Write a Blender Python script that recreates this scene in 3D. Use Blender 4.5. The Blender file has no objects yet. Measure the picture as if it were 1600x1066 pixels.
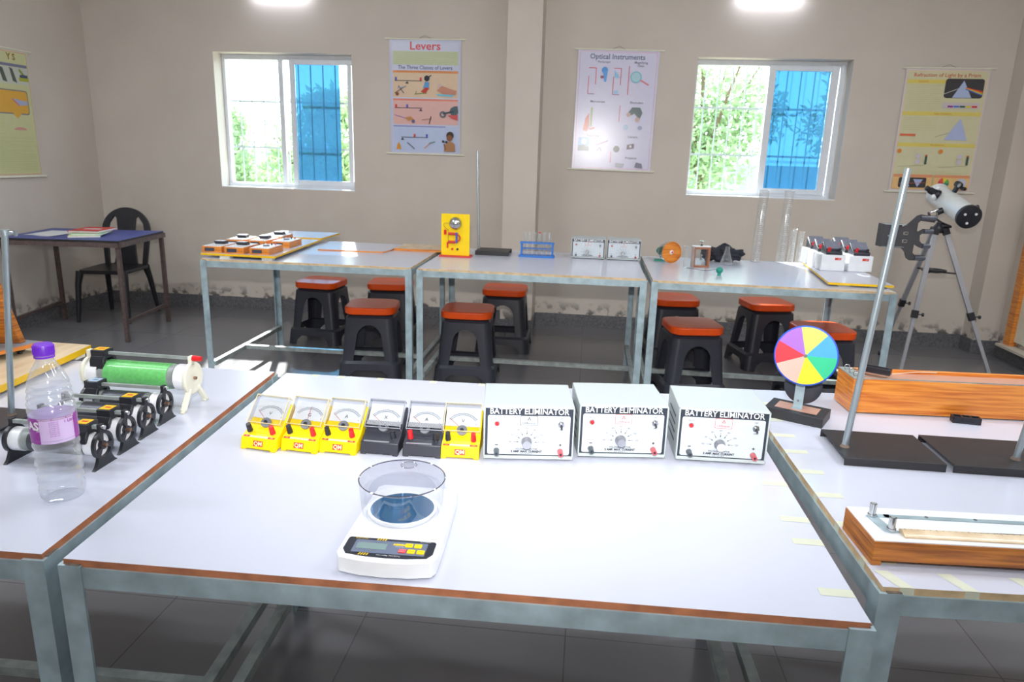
import bpy, bmesh, math, random
from mathutils import Vector, Matrix
random.seed(7)
SC = bpy.context.scene
COL = SC.collection
PI = math.pi
V = Vector

# ------------------------------------------------------------------ camera
f, pitch, yaw, roll, H = 1110.4, 0.2542, -0.1012, 0.0309, 1.3719
F = V((math.sin(yaw)*math.cos(pitch), math.cos(yaw)*math.cos(pitch), -math.sin(pitch)))
R0 = V((math.cos(yaw), -math.sin(yaw), 0)); U0 = R0.cross(F)
Rr = math.cos(roll)*R0 + math.sin(roll)*U0
Ur = -math.sin(roll)*R0 + math.cos(roll)*U0
cd = bpy.data.cameras.new('camera'); cam = bpy.data.objects.new('camera', cd); COL.objects.link(cam)
m = Matrix((( Rr.x, Ur.x, -F.x, 0), (Rr.y, Ur.y, -F.y, 0), (Rr.z, Ur.z, -F.z, H), (0, 0, 0, 1)))
cam.matrix_world = m
cd.sensor_width = 36; cd.lens = f*36/1600; cd.clip_start = 0.02; cd.clip_end = 200
cd.dof.use_dof = True; cd.dof.focus_distance = 1.6; cd.dof.aperture_fstop = 9
SC.camera = cam

# ------------------------------------------------------------------ world, sun, exposure
W = bpy.data.worlds.new('world'); SC.world = W; W.use_nodes = True
W.node_tree.nodes['Background'].inputs[0].default_value = (0.80, 0.92, 1.0, 1)
W.node_tree.nodes['Background'].inputs[1].default_value = 10.5
SC.view_settings.view_transform = 'Standard'; SC.view_settings.look = 'None'
SC.view_settings.gamma = 1; SC.view_settings.use_curve_mapping = False
SC.view_settings.exposure = 0.0

def lamp(name, kind, loc, energy, color=(1, 1, 1), direction=None, **kw):
    l = bpy.data.lights.new(name, kind); l.energy = energy; l.color = color
    for k, v in kw.items(): setattr(l, k, v)
    o = bpy.data.objects.new(name, l); COL.objects.link(o); o.location = loc
    if direction: o.rotation_euler = V(direction).to_track_quat('-Z', 'Y').to_euler()
    return o
lamp('sun', 'SUN', (-2, 9, 6), 26, (1, .97, .9), (.35, -1, -.70), angle=.02)
# the photographer's flash, on the camera's hot shoe
lamp('camera_flash', 'SPOT', (-.01, -.03, 1.60), 250, (1, .97, .95), (-.08, 1, .05), spot_size=math.radians(104), spot_blend=1.0, shadow_soft_size=.025)
# unseen area lights added under the ceiling as soft ambient fill
for i, (x, y, e) in enumerate([(-3.0, 1.0, 30), (-1.0, -1.2, 26), (1.2, -1.2, 26), (2.4, 1.0, 30), (-2.8, 2.5, 40), (0, 1.9, 22), (2.3, 2.5, 34)]):
    lamp('ceiling_fill_light', 'AREA', (x, y, 3.14), e, (.90, .95, 1), (0, 0, -1), shape='RECTANGLE', size=1.2, size_y=.12)

# ------------------------------------------------------------------ materials
def lin(c):
    c = c/255.0
    return c/12.92 if c <= .04045 else ((c+.055)/1.055)**2.4
def rgb(r, g, b): return (lin(r), lin(g), lin(b), 1)
def mat(name, c, rough=.5, metal=0, noise=0, nscale=20, emit=0, spec=.5, coat=0, stretch=None, bump=0):
    M = bpy.data.materials.new(name); M.use_nodes = True; nt = M.node_tree; b = nt.nodes['Principled BSDF']
    b.inputs['Base Color'].default_value = rgb(*c); b.inputs['Roughness'].default_value = rough
    b.inputs['Metallic'].default_value = metal; b.inputs['Specular IOR Level'].default_value = spec
    b.inputs['Coat Weight'].default_value = coat
    if emit:
        b.inputs['Emission Color'].default_value = rgb(*c); b.inputs['Emission Strength'].default_value = emit
    tc = nt.nodes.new('ShaderNodeTexCoord'); mp = nt.nodes.new('ShaderNodeMapping')
    nt.links.new(tc.outputs['Object'], mp.inputs[0])
    if stretch: mp.inputs['Scale'].default_value = stretch
    n = nt.nodes.new('ShaderNodeTexNoise'); n.inputs['Scale'].default_value = nscale; n.inputs['Detail'].default_value = 4
    nt.links.new(mp.outputs[0], n.inputs['Vector'])
    mx = nt.nodes.new('ShaderNodeMix'); mx.data_type = 'RGBA'
    a = noise or .04
    base = rgb(*c)
    mx.inputs[6].default_value = tuple(min(1, v*(1-a)) for v in base[:3])+(1,)
    mx.inputs[7].default_value = tuple(min(1, v*(1+a)) for v in base[:3])+(1,)
    rp = nt.nodes.new('ShaderNodeMapRange'); rp.inputs[1].default_value = .3; rp.inputs[2].default_value = .7
    nt.links.new(n.outputs[0], rp.inputs[0]); nt.links.new(rp.outputs[0], mx.inputs[0])
    nt.links.new(mx.outputs[2], b.inputs['Base Color'])
    if bump:
        bp = nt.nodes.new('ShaderNodeBump'); bp.inputs['Strength'].default_value = bump; bp.inputs['Distance'].default_value = .002
        nt.links.new(n.outputs[0], bp.inputs['Height']); nt.links.new(bp.outputs[0], b.inputs['Normal'])
    return M
def clear(name, tint=(235, 240, 245), fac=.08, rough=.03, edge=.55, body=None):
    """thin clear plastic or glass: transparent with a glossy film that grows at grazing angles"""
    M = bpy.data.materials.new(name); M.use_nodes = True; nt = M.node_tree
    for n in list(nt.nodes): nt.nodes.remove(n)
    out = nt.nodes.new('ShaderNodeOutputMaterial'); t = nt.nodes.new('ShaderNodeBsdfTransparent'); g = nt.nodes.new('ShaderNodeBsdfGlossy')
    t.inputs[0].default_value = rgb(*tint); g.inputs['Roughness'].default_value = rough
    lw = nt.nodes.new('ShaderNodeLayerWeight'); lw.inputs[0].default_value = .35
    mr = nt.nodes.new('ShaderNodeMapRange'); mr.inputs[3].default_value = fac; mr.inputs[4].default_value = edge
    nt.links.new(lw.outputs['Facing'], mr.inputs[0])
    mix = nt.nodes.new('ShaderNodeMixShader')
    nt.links.new(mr.outputs[0], mix.inputs[0]); nt.links.new(t.outputs[0], mix.inputs[1])
    if body:
        d = nt.nodes.new('ShaderNodeBsdfDiffuse'); d.inputs[0].default_value = rgb(*body)
        m2 = nt.nodes.new('ShaderNodeMixShader'); m2.inputs[0].default_value = .55
        nt.links.new(d.outputs[0], m2.inputs[1]); nt.links.new(g.outputs[0], m2.inputs[2]); nt.links.new(m2.outputs[0], mix.inputs[2])
    else:
        nt.links.new(g.outputs[0], mix.inputs[2])
    nt.links.new(mix.outputs[0], out.inputs[0])
    return M
def blue_film():
    X = bpy.data.materials.new('blue_film_glass'); X.use_nodes = True; nt = X.node_tree
    for n in list(nt.nodes): nt.nodes.remove(n)
    out = nt.nodes.new('ShaderNodeOutputMaterial'); t = nt.nodes.new('ShaderNodeBsdfTransparent'); t.inputs[0].default_value = rgb(110, 154, 178)
    l = nt.nodes.new('ShaderNodeBsdfTranslucent'); l.inputs[0].default_value = rgb(82, 122, 146); g = nt.nodes.new('ShaderNodeBsdfGlossy'); g.inputs['Roughness'].default_value = .05
    n = nt.nodes.new('ShaderNodeTexNoise'); n.inputs['Scale'].default_value = 6; mr = nt.nodes.new('ShaderNodeMapRange'); mr.inputs[3].default_value = .22; mr.inputs[4].default_value = .42; nt.links.new(n.outputs[0], mr.inputs[0])
    a = nt.nodes.new('ShaderNodeMixShader'); b = nt.nodes.new('ShaderNodeMixShader'); b.inputs[0].default_value = .05
    nt.links.new(mr.outputs[0], a.inputs[0]); nt.links.new(t.outputs[0], a.inputs[1]); nt.links.new(l.outputs[0], a.inputs[2])
    nt.links.new(a.outputs[0], b.inputs[1]); nt.links.new(g.outputs[0], b.inputs[2]); nt.links.new(b.outputs[0], out.inputs[0]); return X
def wood(name, c1, c2, scale=(1, 1, 14), rough=.35, coat=.2):
    M = mat(name, c1, rough, coat=coat); nt = M.node_tree; b = nt.nodes['Principled BSDF']
    tc = nt.nodes.new('ShaderNodeTexCoord'); mp = nt.nodes.new('ShaderNodeMapping'); mp.inputs['Scale'].default_value = scale
    n = nt.nodes.new('ShaderNodeTexNoise'); n.inputs['Scale'].default_value = 9; n.inputs['Detail'].default_value = 6; n.inputs['Distortion'].default_value = .4
    cr = nt.nodes.new('ShaderNodeValToRGB'); cr.color_ramp.elements[0].position = .36; cr.color_ramp.elements[1].position = .60
    cr.color_ramp.elements[0].color = rgb(*c2); cr.color_ramp.elements[1].color = rgb(*c1)
    nt.links.new(tc.outputs['Object'], mp.inputs[0]); nt.links.new(mp.outputs[0], n.inputs['Vector']); nt.links.new(n.outputs[0], cr.inputs[0])
    nt.links.new(cr.outputs[0], b.inputs['Base Color'])
    return M

M = {}
M['white'] = mat('white_laminate', (203, 207, 222), .22, noise=.02, nscale=3, spec=.7)
M['ply'] = mat('plywood_edge', (176, 112, 78), .7, noise=.25, nscale=30)
M['ply_light'] = mat('pale_plywood_edge', (205, 178, 140), .7, noise=.2, nscale=30)
M['galv'] = mat('galvanised_steel', (164, 184, 192), .42, metal=.25, noise=.22, nscale=18)
M['galv2'] = mat('dull_steel', (150, 158, 156), .5, metal=.2, noise=.25, nscale=25)
M['rust'] = mat('weld_rust', (112, 98, 88), .8, noise=.4, nscale=80)
M['tape'] = mat('masking_tape', (206, 209, 190), .7)
M['black'] = mat('black_plastic', (36, 37, 44), .35, noise=.08)
M['blackmat'] = mat('black_paint', (40, 40, 44), .45, noise=.1, nscale=60)
M['dark'] = mat('charcoal_plastic', (50, 52, 62), .38, noise=.06)
M['grey'] = mat('grey_plastic', (128, 130, 138), .4)
M['orange'] = mat('orange_plastic', (236, 84, 14), .30)
M['yellow'] = mat('yellow_plastic', (250, 212, 4), .35)
M['yellowedge'] = mat('yellow_edging', (238, 190, 20), .4)
M['red'] = mat('red_plastic', (214, 28, 34), .3)
M['redprint'] = mat('red_print', (206, 60, 48), .5)
M['creamprint'] = mat('cream_print', (250, 244, 190), .5)
M['chrome'] = mat('chrome', (200, 202, 205), .18, metal=1)
M['rod'] = mat('zinc_rod', (172, 186, 194), .3, metal=.75)
M['paper'] = mat('white_paper', (226, 228, 232), .5)
M['ink'] = mat('grey_ink', (58, 64, 78), .6)
M['inkblue'] = mat('blue_ink', (110, 140, 165), .6)
M['inkdark'] = mat('dark_ink', (28, 32, 44), .5)
M['eliminator'] = mat('powder_coated_case', (186, 195, 196), .42, noise=.03, nscale=300)
M['panel'] = mat('panel_white', (196, 205, 212), .35)
M['panelband'] = mat('panel_dark_band', (44, 52, 64), .4)
M['whiteplastic'] = mat('white_plastic', (238, 240, 244), .3)
M['cream'] = mat('cream_plastic', (226, 224, 206), .4)
M['scaleface'] = mat('scale_face_grey', (104, 114, 136), .35)
M['lcd'] = mat('lcd', (124, 146, 146), .2)
M['steelplate'] = mat('steel_plate', (62, 124, 172), .14, metal=.6)  # blue in the base colour stands in for a reflection on the steel
M['green'] = mat('green_winding', (104, 194, 108), .45, noise=.12, nscale=120, coat=.4)
M['winding'] = mat('dark_winding', (84, 86, 94), .35, metal=.4, noise=.1, nscale=200)
M['copper'] = mat('copper', (150, 118, 96), .3, metal=.8)
M['purple'] = mat('purple_cap', (112, 48, 196), .35)
M['labelpurple'] = mat('label_purple', (150, 56, 156), .4)
M['labellilac'] = mat('label_lilac', (214, 190, 232), .4)
M['clear'] = clear('clear_plastic', (247, 248, 252), .06, .04, .5)
M['bottle'] = clear('bottle_plastic', (247, 249, 252), .12, .06, .7, body=(244, 246, 250))
M['glass'] = clear('glass', (246, 249, 251), .10, .03, .6, body=(246, 248, 250))
M['cupedge'] = clear('plastic_rim', (150, 150, 180), .35, .05, .8)
M['acrylic'] = clear('acrylic', (246, 247, 247), .14, .08, .6, body=(246, 246, 244))
M['cover'] = clear('meter_cover', (236, 238, 240), .06, .04, .5)
M['teak'] = wood('varnished_wood', (232, 150, 62), (196, 104, 36), (.7, 1, 16))
M['teakdark'] = wood('dark_varnished_wood', (204, 126, 46), (146, 80, 26), (.8, 1.2, 18))
M['pine'] = wood('pale_wood', (222, 200, 168), (200, 172, 136), (2, .5, 2), .45)
M['sunmica'] = mat('pinkish_laminate', (196, 150, 130), .3, noise=.05)
M['bluetop'] = mat('blue_cloth_top', (62, 78, 156), .38, noise=.08)
M['brownsteel'] = mat('brown_painted_steel', (92, 78, 76), .5, noise=.3, nscale=40)
M['alu'] = mat('window_aluminium', (222, 226, 232), .4, noise=.03)
M['grille'] = mat('window_grille', (170, 176, 172), .5)
M['pane'] = clear('window_glass', (246, 250, 252), .03, .02, .4)
M['bluepane'] = blue_film()
M['leaf'] = mat('foliage', (128, 152, 112), .6, noise=.3, nscale=3)
M['bark'] = mat('bark', (96, 80, 64), .9, noise=.3)
M['cloth'] = mat('black_cloth', (34, 36, 46), .8, noise=.2, nscale=40)
M['teal'] = mat('teal_rubber', (22, 140, 122), .35)
M['bluerack'] = mat('blue_rack_plastic', (40, 120, 206), .35)
M['tripod'] = mat('tripod_aluminium', (178, 180, 188), .35, metal=.6)
M['telewhite'] = mat('telescope_white', (228, 232, 232), .2)

def room_wall_mat():
    Mx = mat('beige_wall', (203, 194, 184), .62, noise=.04, nscale=2.2); nt = Mx.node_tree; b = nt.nodes['Principled BSDF']
    src = b.inputs['Base Color'].links[0].from_socket
    geo = nt.nodes.new('ShaderNodeNewGeometry'); sep = nt.nodes.new('ShaderNodeSeparateXYZ'); nt.links.new(geo.outputs['Position'], sep.inputs[0])
    n = nt.nodes.new('ShaderNodeTexNoise'); n.inputs['Scale'].default_value = 4.5; n.inputs['Detail'].default_value = 6; n.inputs['Roughness'].default_value = .65
    nt.links.new(geo.outputs['Position'], n.inputs['Vector'])
    r1 = nt.nodes.new('ShaderNodeMapRange'); r1.inputs[1].default_value = .54; r1.inputs[2].default_value = .64; nt.links.new(n.outputs[0], r1.inputs[0])
    # whitish damp patches live between knee and window height, left half
    rz = nt.nodes.new('ShaderNodeMapRange'); rz.inputs[1].default_value = 1.45; rz.inputs[2].default_value = .9; nt.links.new(sep.outputs[2], rz.inputs[0])
    rx = nt.nodes.new('ShaderNodeMapRange'); rx.inputs[1].default_value = -.8; rx.inputs[2].default_value = -1.3; nt.links.new(sep.outputs[0], rx.inputs[0])
    m1 = nt.nodes.new('ShaderNodeMath'); m1.operation = 'MULTIPLY'; nt.links.new(rz.outputs[0], m1.inputs[0]); nt.links.new(rx.outputs[0], m1.inputs[1])
    m2 = nt.nodes.new('ShaderNodeMath'); m2.operation = 'MULTIPLY'; nt.links.new(m1.outputs[0], m2.inputs[0]); nt.links.new(r1.outputs[0], m2.inputs[1])
    m3 = nt.nodes.new('ShaderNodeMath'); m3.operation = 'MULTIPLY'; m3.inputs[1].default_value = .45; nt.links.new(m2.outputs[0], m3.inputs[0])
    mx = nt.nodes.new('ShaderNodeMix'); mx.data_type = 'RGBA'; mx.inputs[7].default_value = rgb(206, 200, 192)
    nt.links.new(m3.outputs[0], mx.inputs[0]); nt.links.new(src, mx.inputs[6]); nt.links.new(mx.outputs[2], b.inputs['Base Color'])
    # grime just above the skirting
    n2 = nt.nodes.new('ShaderNodeTexNoise'); n2.inputs['Scale'].default_value = 14; n2.inputs['Detail'].default_value = 5; nt.links.new(geo.outputs['Position'], n2.inputs['Vector'])
    g1 = nt.nodes.new('ShaderNodeMapRange'); g1.inputs[1].default_value = .50; g1.inputs[2].default_value = .60; nt.links.new(n2.outputs[0], g1.inputs[0])
    gz = nt.nodes.new('ShaderNodeMapRange'); gz.inputs[1].default_value = .22; gz.inputs[2].default_value = .11; nt.links.new(sep.outputs[2], gz.inputs[0])
    g2 = nt.nodes.new('ShaderNodeMath'); g2.operation = 'MULTIPLY'; nt.links.new(g1.outputs[0], g2.inputs[0]); nt.links.new(gz.outputs[0], g2.inputs[1])
    mx2 = nt.nodes.new('ShaderNodeMix'); mx2.data_type = 'RGBA'; mx2.inputs[7].default_value = rgb(92, 88, 84)
    nt.links.new(g2.outputs[0], mx2.inputs[0]); nt.links.new(mx.outputs[2], mx2.inputs[6]); nt.links.new(mx2.outputs[2], b.inputs['Base Color'])
    return Mx
M['wall'] = room_wall_mat()
def floor_mat():
    Mx = bpy.data.materials.new('grey_floor_tiles'); Mx.use_nodes = True; nt = Mx.node_tree; b = nt.nodes['Principled BSDF']
    geo = nt.nodes.new('ShaderNodeNewGeometry'); br = nt.nodes.new('ShaderNodeTexBrick')
    br.offset = 0; br.inputs['Scale'].default_value = 1; br.inputs['Brick Width'].default_value = .61; br.inputs['Row Height'].default_value = .61
    br.inputs['Mortar Size'].default_value = .0022; br.inputs['Color1'].default_value = rgb(118, 117, 121); br.inputs['Color2'].default_value = rgb(114, 113, 117)
    br.inputs['Mortar'].default_value = rgb(92, 92, 95)
    nt.links.new(geo.outputs['Position'], br.inputs['Vector']); nt.links.new(br.outputs[0], b.inputs['Base Color'])
    n = nt.nodes.new('ShaderNodeTexNoise'); n.inputs['Scale'].default_value = 2; nt.links.new(geo.outputs['Position'], n.inputs['Vector'])
    mr = nt.nodes.new('ShaderNodeMapRange'); mr.inputs[3].default_value = .16; mr.inputs[4].default_value = .28; nt.links.new(n.outputs[0], mr.inputs[0]); nt.links.new(mr.outputs[0], b.inputs['Roughness'])
    return Mx
M['floor'] = floor_mat()
M['skirt'] = mat('granite_skirting', (100, 100, 104), .45, noise=.35, nscale=60)
M['ceil'] = mat('ceiling_paint', (226, 224, 218), .8)
M['frontwall'] = mat('pale_paint', (205, 196, 182), .7)

# ------------------------------------------------------------------ mesh builder
class MB:
    def __init__(s): s.bm = bmesh.new(); s.mats = []
    def mi(s, m):
        if m not in s.mats: s.mats.append(m)
        return s.mats.index(m)
    def _tag(s, faces, m, smooth=False):
        i = s.mi(m)
        for q in faces: q.material_index = i; q.smooth = smooth
    def poly(s, pts, m):
        fc = s.bm.faces.new([s.bm.verts.new(p) for p in pts]); s._tag([fc], m); return fc
    def prism(s, pts, vec, m, side=None, smooth=False):
        """pts: planar loop of 3D points, extruded by vec"""
        vec = V(vec); a = [s.bm.verts.new(p) for p in pts]; b = [s.bm.verts.new(V(p)+vec) for p in pts]; n = len(pts)
        f1 = s.bm.faces.new(a); f2 = s.bm.faces.new(b[::-1])
        sd = [s.bm.faces.new([a[i], b[i], b[(i+1) % n], a[(i+1) % n]][::-1]) for i in range(n)]
        s._tag([f1, f2], m); s._tag(sd, side or m, smooth)
        bmesh.ops.recalc_face_normals(s.bm, faces=[f1, f2]+sd); return s
    def box(s, x0, x1, y0, y1, z0, z1, m, side=None):
        return s.prism([(x0, y0, z1), (x1, y0, z1), (x1, y1, z1), (x0, y1, z1)], (0, 0, z0-z1), m, side)
    def beam(s, p0, p1, w, h, m, up=(0, 0, 1)):
        p0, p1 = V(p0), V(p1); d = (p1-p0).normalized(); up = V(up)
        sx = d.cross(up).normalized(); sz = sx.cross(d)
        pts = [p0+sx*a*w/2+sz*b*h/2 for a, b in ((-1, -1), (1, -1), (1, 1), (-1, 1))]
        return s.prism(pts, p1-p0, m)
    def cyl(s, p0, p1, r, m, r2=None, seg=20, cap=True, capm=None):
        p0, p1 = V(p0), V(p1); d = (p1-p0).normalized(); r2 = r if r2 is None else r2
        a = d.orthogonal().normalized(); b = d.cross(a)
        A = [s.bm.verts.new(p0+(a*math.cos(t)+b*math.sin(t))*r) for t in [2*PI*i/seg for i in range(seg)]]
        B = [s.bm.verts.new(p1+(a*math.cos(t)+b*math.sin(t))*r2) for t in [2*PI*i/seg for i in range(seg)]]
        s._tag([s.bm.faces.new([A[i], A[(i+1) % seg], B[(i+1) % seg], B[i]]) for i in range(seg)], m, True)
        if cap: s._tag([s.bm.faces.new(A[::-1]), s.bm.faces.new(B)], capm or m)
        return s
    def lathe(s, prof, c, m, axis=(0, 0, 1), seg=32, mfun=None):
        """prof: list of (radius, height)"""
        c = V(c); d = V(axis).normalized(); a = V((1, 0, 0)) if abs(d.x) < .9 else V((0, 1, 0)); a = (a-d*a.dot(d)).normalized(); b = d.cross(a)
        rings = []
        for r, h in prof:
            if r < 1e-6: rings.append([s.bm.verts.new(c+d*h)])
            else: rings.append([s.bm.verts.new(c+d*h+(a*math.cos(t)+b*math.sin(t))*r) for t in [2*PI*i/seg for i in range(seg)]])
        for k in range(len(rings)-1):
            P, Q = rings[k], rings[k+1]; fs = []
            for i in range(seg):
                j = (i+1) % seg
                if len(P) == 1 and len(Q) == 1: continue
                if len(P) == 1: fs.append(s.bm.faces.new([P[0], Q[j], Q[i]]))
                elif len(Q) == 1: fs.append(s.bm.faces.new([P[i], P[j], Q[0]]))
                else: fs.append(s.bm.faces.new([P[i], P[j], Q[j], Q[i]]))
            s._tag(fs, mfun(k) if mfun else m, True)
        return s
    def tube(s, pts, r, m, seg=8):
        pts = [V(p) for p in pts]; rings = []; prev = None
        for i, p in enumerate(pts):
            d = (pts[min(i+1, len(pts)-1)]-pts[max(i-1, 0)]).normalized()
            a = d.orthogonal().normalized() if prev is None else (prev-d*prev.dot(d)).normalized()
            prev = a; b = d.cross(a); rr = r[i] if isinstance(r, (list, tuple)) else r
            rings.append([s.bm.verts.new(p+(a*math.cos(t)+b*math.sin(t))*rr) for t in [2*PI*k/seg for k in range(seg)]])
        fs = []
        for P, Q in zip(rings, rings[1:]):
            for i in range(seg): fs.append(s.bm.faces.new([P[i], P[(i+1) % seg], Q[(i+1) % seg], Q[i]]))
        s._tag(fs, m, True); s._tag([s.bm.faces.new(rings[0][::-1]), s.bm.faces.new(rings[-1])], m); return s
    def ball(s, c, r, m, scale=(1, 1, 1), seg=16):
        ret = bmesh.ops.create_uvsphere(s.bm, u_segments=seg, v_segments=max(6, seg//2), radius=r)
        for v in ret['verts']: v.co = V((v.co.x*scale[0], v.co.y*scale[1], v.co.z*scale[2]))+V(c)
        s._tag({q for v in ret['verts'] for q in v.link_faces}, m, True); return s
    def text(s, body, size, o, m, x=(1, 0, 0), y=(0, 0, 1), align='CENTER', bold=0, sx=1):
        """flat lettering at point o; x and y are the writing and up directions"""
        cu = bpy.data.curves.new('t', 'FONT'); cu.body = body; cu.size = size; cu.align_x = align; cu.align_y = 'CENTER'; cu.resolution_u = 2; cu.offset = bold
        ob = bpy.data.objects.new('t', cu); me = bpy.data.meshes.new_from_object(ob)
        x, y, o = V(x), V(y), V(o); vs = [s.bm.verts.new(o+x*v.co.x*sx+y*v.co.y) for v in me.vertices]; fs = []
        for p in me.polygons:
            try: fs.append(s.bm.faces.new([vs[i] for i in p.vertices]))
            except ValueError: pass
        s._tag(fs, m); bpy.data.objects.remove(ob); bpy.data.curves.remove(cu); bpy.data.meshes.remove(me); return s
    def xform(s, mt): bmesh.ops.transform(s.bm, matrix=mt, verts=s.bm.verts); return s
    def build(s, name, parent=None, bevel=0, seg=2, smooth=None, loc=None, rotz=0):
        me = bpy.data.meshes.new(name); s.bm.normal_update(); s.bm.to_mesh(me); s.bm.free()
        for m_ in s.mats: me.materials.append(m_)
        o = bpy.data.objects.new(name, me); COL.objects.link(o); o.parent = parent
        if smooth: 
            for p in me.polygons: p.use_smooth = True
            me.set_sharp_from_angle(angle=math.radians(smooth))
        else:
            me.set_sharp_from_angle(angle=math.radians(40))
        if bevel:
            b = o.modifiers.new('bevel', 'BEVEL'); b.width = bevel; b.segments = seg; b.limit_method = 'ANGLE'; b.angle_limit = math.radians(50)
            b.use_clamp_overlap = True
        if loc: o.location = loc
        if rotz: o.rotation_euler.z = rotz
        return o
def thing(name, label, cat, loc=(0, 0, 0), rotz=0, group=None, rot=None):
    o = bpy.data.objects.new(name, None); COL.objects.link(o); o.empty_display_size = .05
    o.location = loc; o.rotation_euler = rot or (0, 0, rotz); tag(o, label, cat, group); return o
def tag(o, label, cat, group=None):
    o['label'] = label; o['category'] = cat
    if group: o['group'] = group
    return o
def struct(o): o['kind'] = 'structure'; return o
def copy_tree(o, parent=None):
    c = o.copy(); COL.objects.link(c); c.parent = parent
    for ch in list(o.children): copy_tree(ch, c)
    return c
def again(o, loc, rotz, label):
    c = copy_tree(o); c.location = loc; c.rotation_euler = (0, 0, rotz); c['label'] = label; return c
def rrect(w, h, r, n=5, cx=0, cy=0):
    """rounded rectangle outline in 2D"""
    P = []
    for (sx, sy, a0) in ((1, 1, 0), (-1, 1, 90), (-1, -1, 180), (1, -1, 270)):
        for i in range(n+1):
            a = math.radians(a0+90*i/n); P.append((cx+sx*(w/2-r)+r*math.cos(a), cy+sy*(h/2-r)+r*math.sin(a)))
    return P
def cut(o, cutters):
    """boolean-difference the cutter objects out of o, then bake"""
    for c in cutters:
        b = o.modifiers.new('b', 'BOOLEAN'); b.object = c; b.operation = 'DIFFERENCE'; b.solver = 'EXACT'
    dg = bpy.context.evaluated_depsgraph_get(); me = bpy.data.meshes.new_from_object(o.evaluated_get(dg))
    o.modifiers.clear(); o.data = me; me.name = o.name
    for c in cutters: bpy.data.objects.remove(c)
    for p in me.polygons: p.use_smooth = True
    me.set_sharp_from_angle(angle=math.radians(35))
# ================================================================== THE ROOM
YW, XL, XR, YB, ZC = 5.85, -4.2, 3.18, -2.4, 3.2
w1 = (-3.10, -1.945, 1.05, 2.12); w2 = (.752, 1.885, 1.115, 2.14)
def wall_with_holes():
    b = MB(); y0, y1 = YW, YW+.2; xs = [XL-.2, w1[0], w1[1], w2[0], w2[1], XR+.2]
    for i in range(5):
        xa, xb = xs[i], xs[i+1]; w = w1 if i == 1 else w2 if i == 3 else None
        if w: b.box(xa, xb, y0, y1, 0, w[2], M['wall']); b.box(xa, xb, y0, y1, w[3], ZC, M['wall'])
        else: b.box(xa, xb, y0, y1, 0, ZC, M['wall'])
    bmesh.ops.remove_doubles(b.bm, verts=b.bm.verts, dist=1e-5)
    return b
struct(wall_with_holes().build('wall_back'))
struct(MB().box(XL-.2, XL, YB, YW, 0, ZC, M['wall']).build('wall_left'))
struct(MB().box(XR, XR+.2, YB, YW, 0, ZC, M['wall']).build('wall_right'))
struct(MB().box(XL-.2, XR+.2, YB-.2, YB, 0, ZC, M['frontwall']).build('wall_front'))
struct(MB().box(XL-.3, XR+.3, YB-.3, YW+.3, -.1, 0, M['floor']).build('floor'))
struct(MB().box(XL-.2, XR+.2, YB-.2, YW+.2, ZC, ZC+.12, M['ceil']).build('ceiling'))
struct(MB().box(-.665, -.41, 5.53, YW, 0, ZC, M['wall']).build('trim_1'))          # the pillar between the posters
struct(MB().box(3.0, XR, 5.68, YW, 0, ZC, M['wall']).build('trim_2'))              # corner pillar
hs, ts = .107, .012
b = MB(); b.box(XL, -.677, YW-ts, YW, 0, hs, M['skirt']); b.box(-.398, 2.988, YW-ts, YW, 0, hs, M['skirt'])
b.box(-.677, -.398, 5.53-ts, 5.53, 0, hs, M['skirt']); b.box(-.41, -.398, 5.53, YW-ts, 0, hs, M['skirt']); b.box(-.677, -.665, 5.53, YW-ts, 0, hs, M['skirt'])
b.box(2.988, 3.0, 5.68, YW-ts, 0, hs, M['skirt']); b.box(2.988, XR, 5.68-ts, 5.68, 0, hs, M['skirt'])
struct(b.build('baseboard_back'))
struct(MB().box(XL, XL+ts, YB, YW-ts, 0, hs, M['skirt']).build('baseboard_left'))
struct(MB().box(XR-ts, XR, YB, 5.66, 0, hs, M['skirt']).build('baseboard_right'))
# wooden framed opening on the right wall
d = struct(MB().box(XR-.02, XR-.001, 4.3, 5.44, .16, 2.15, M['cream']).build('door_1'))
fr = MB(); fr.box(XR-.05, XR-.0, 5.44, 5.52, .125, 2.22, M['teak']); fr.box(XR-.05, XR, 4.22, 4.30, .125, 2.22, M['teak']); fr.box(XR-.05, XR, 4.30, 5.44, 2.15, 2.22, M['teak'])
fr.build('door_frame', d, .003)
MB().box(XR-.09, XR, 4.2, 5.54, .107, .125, M['frontwall']).build('door_sill', d)

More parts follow.
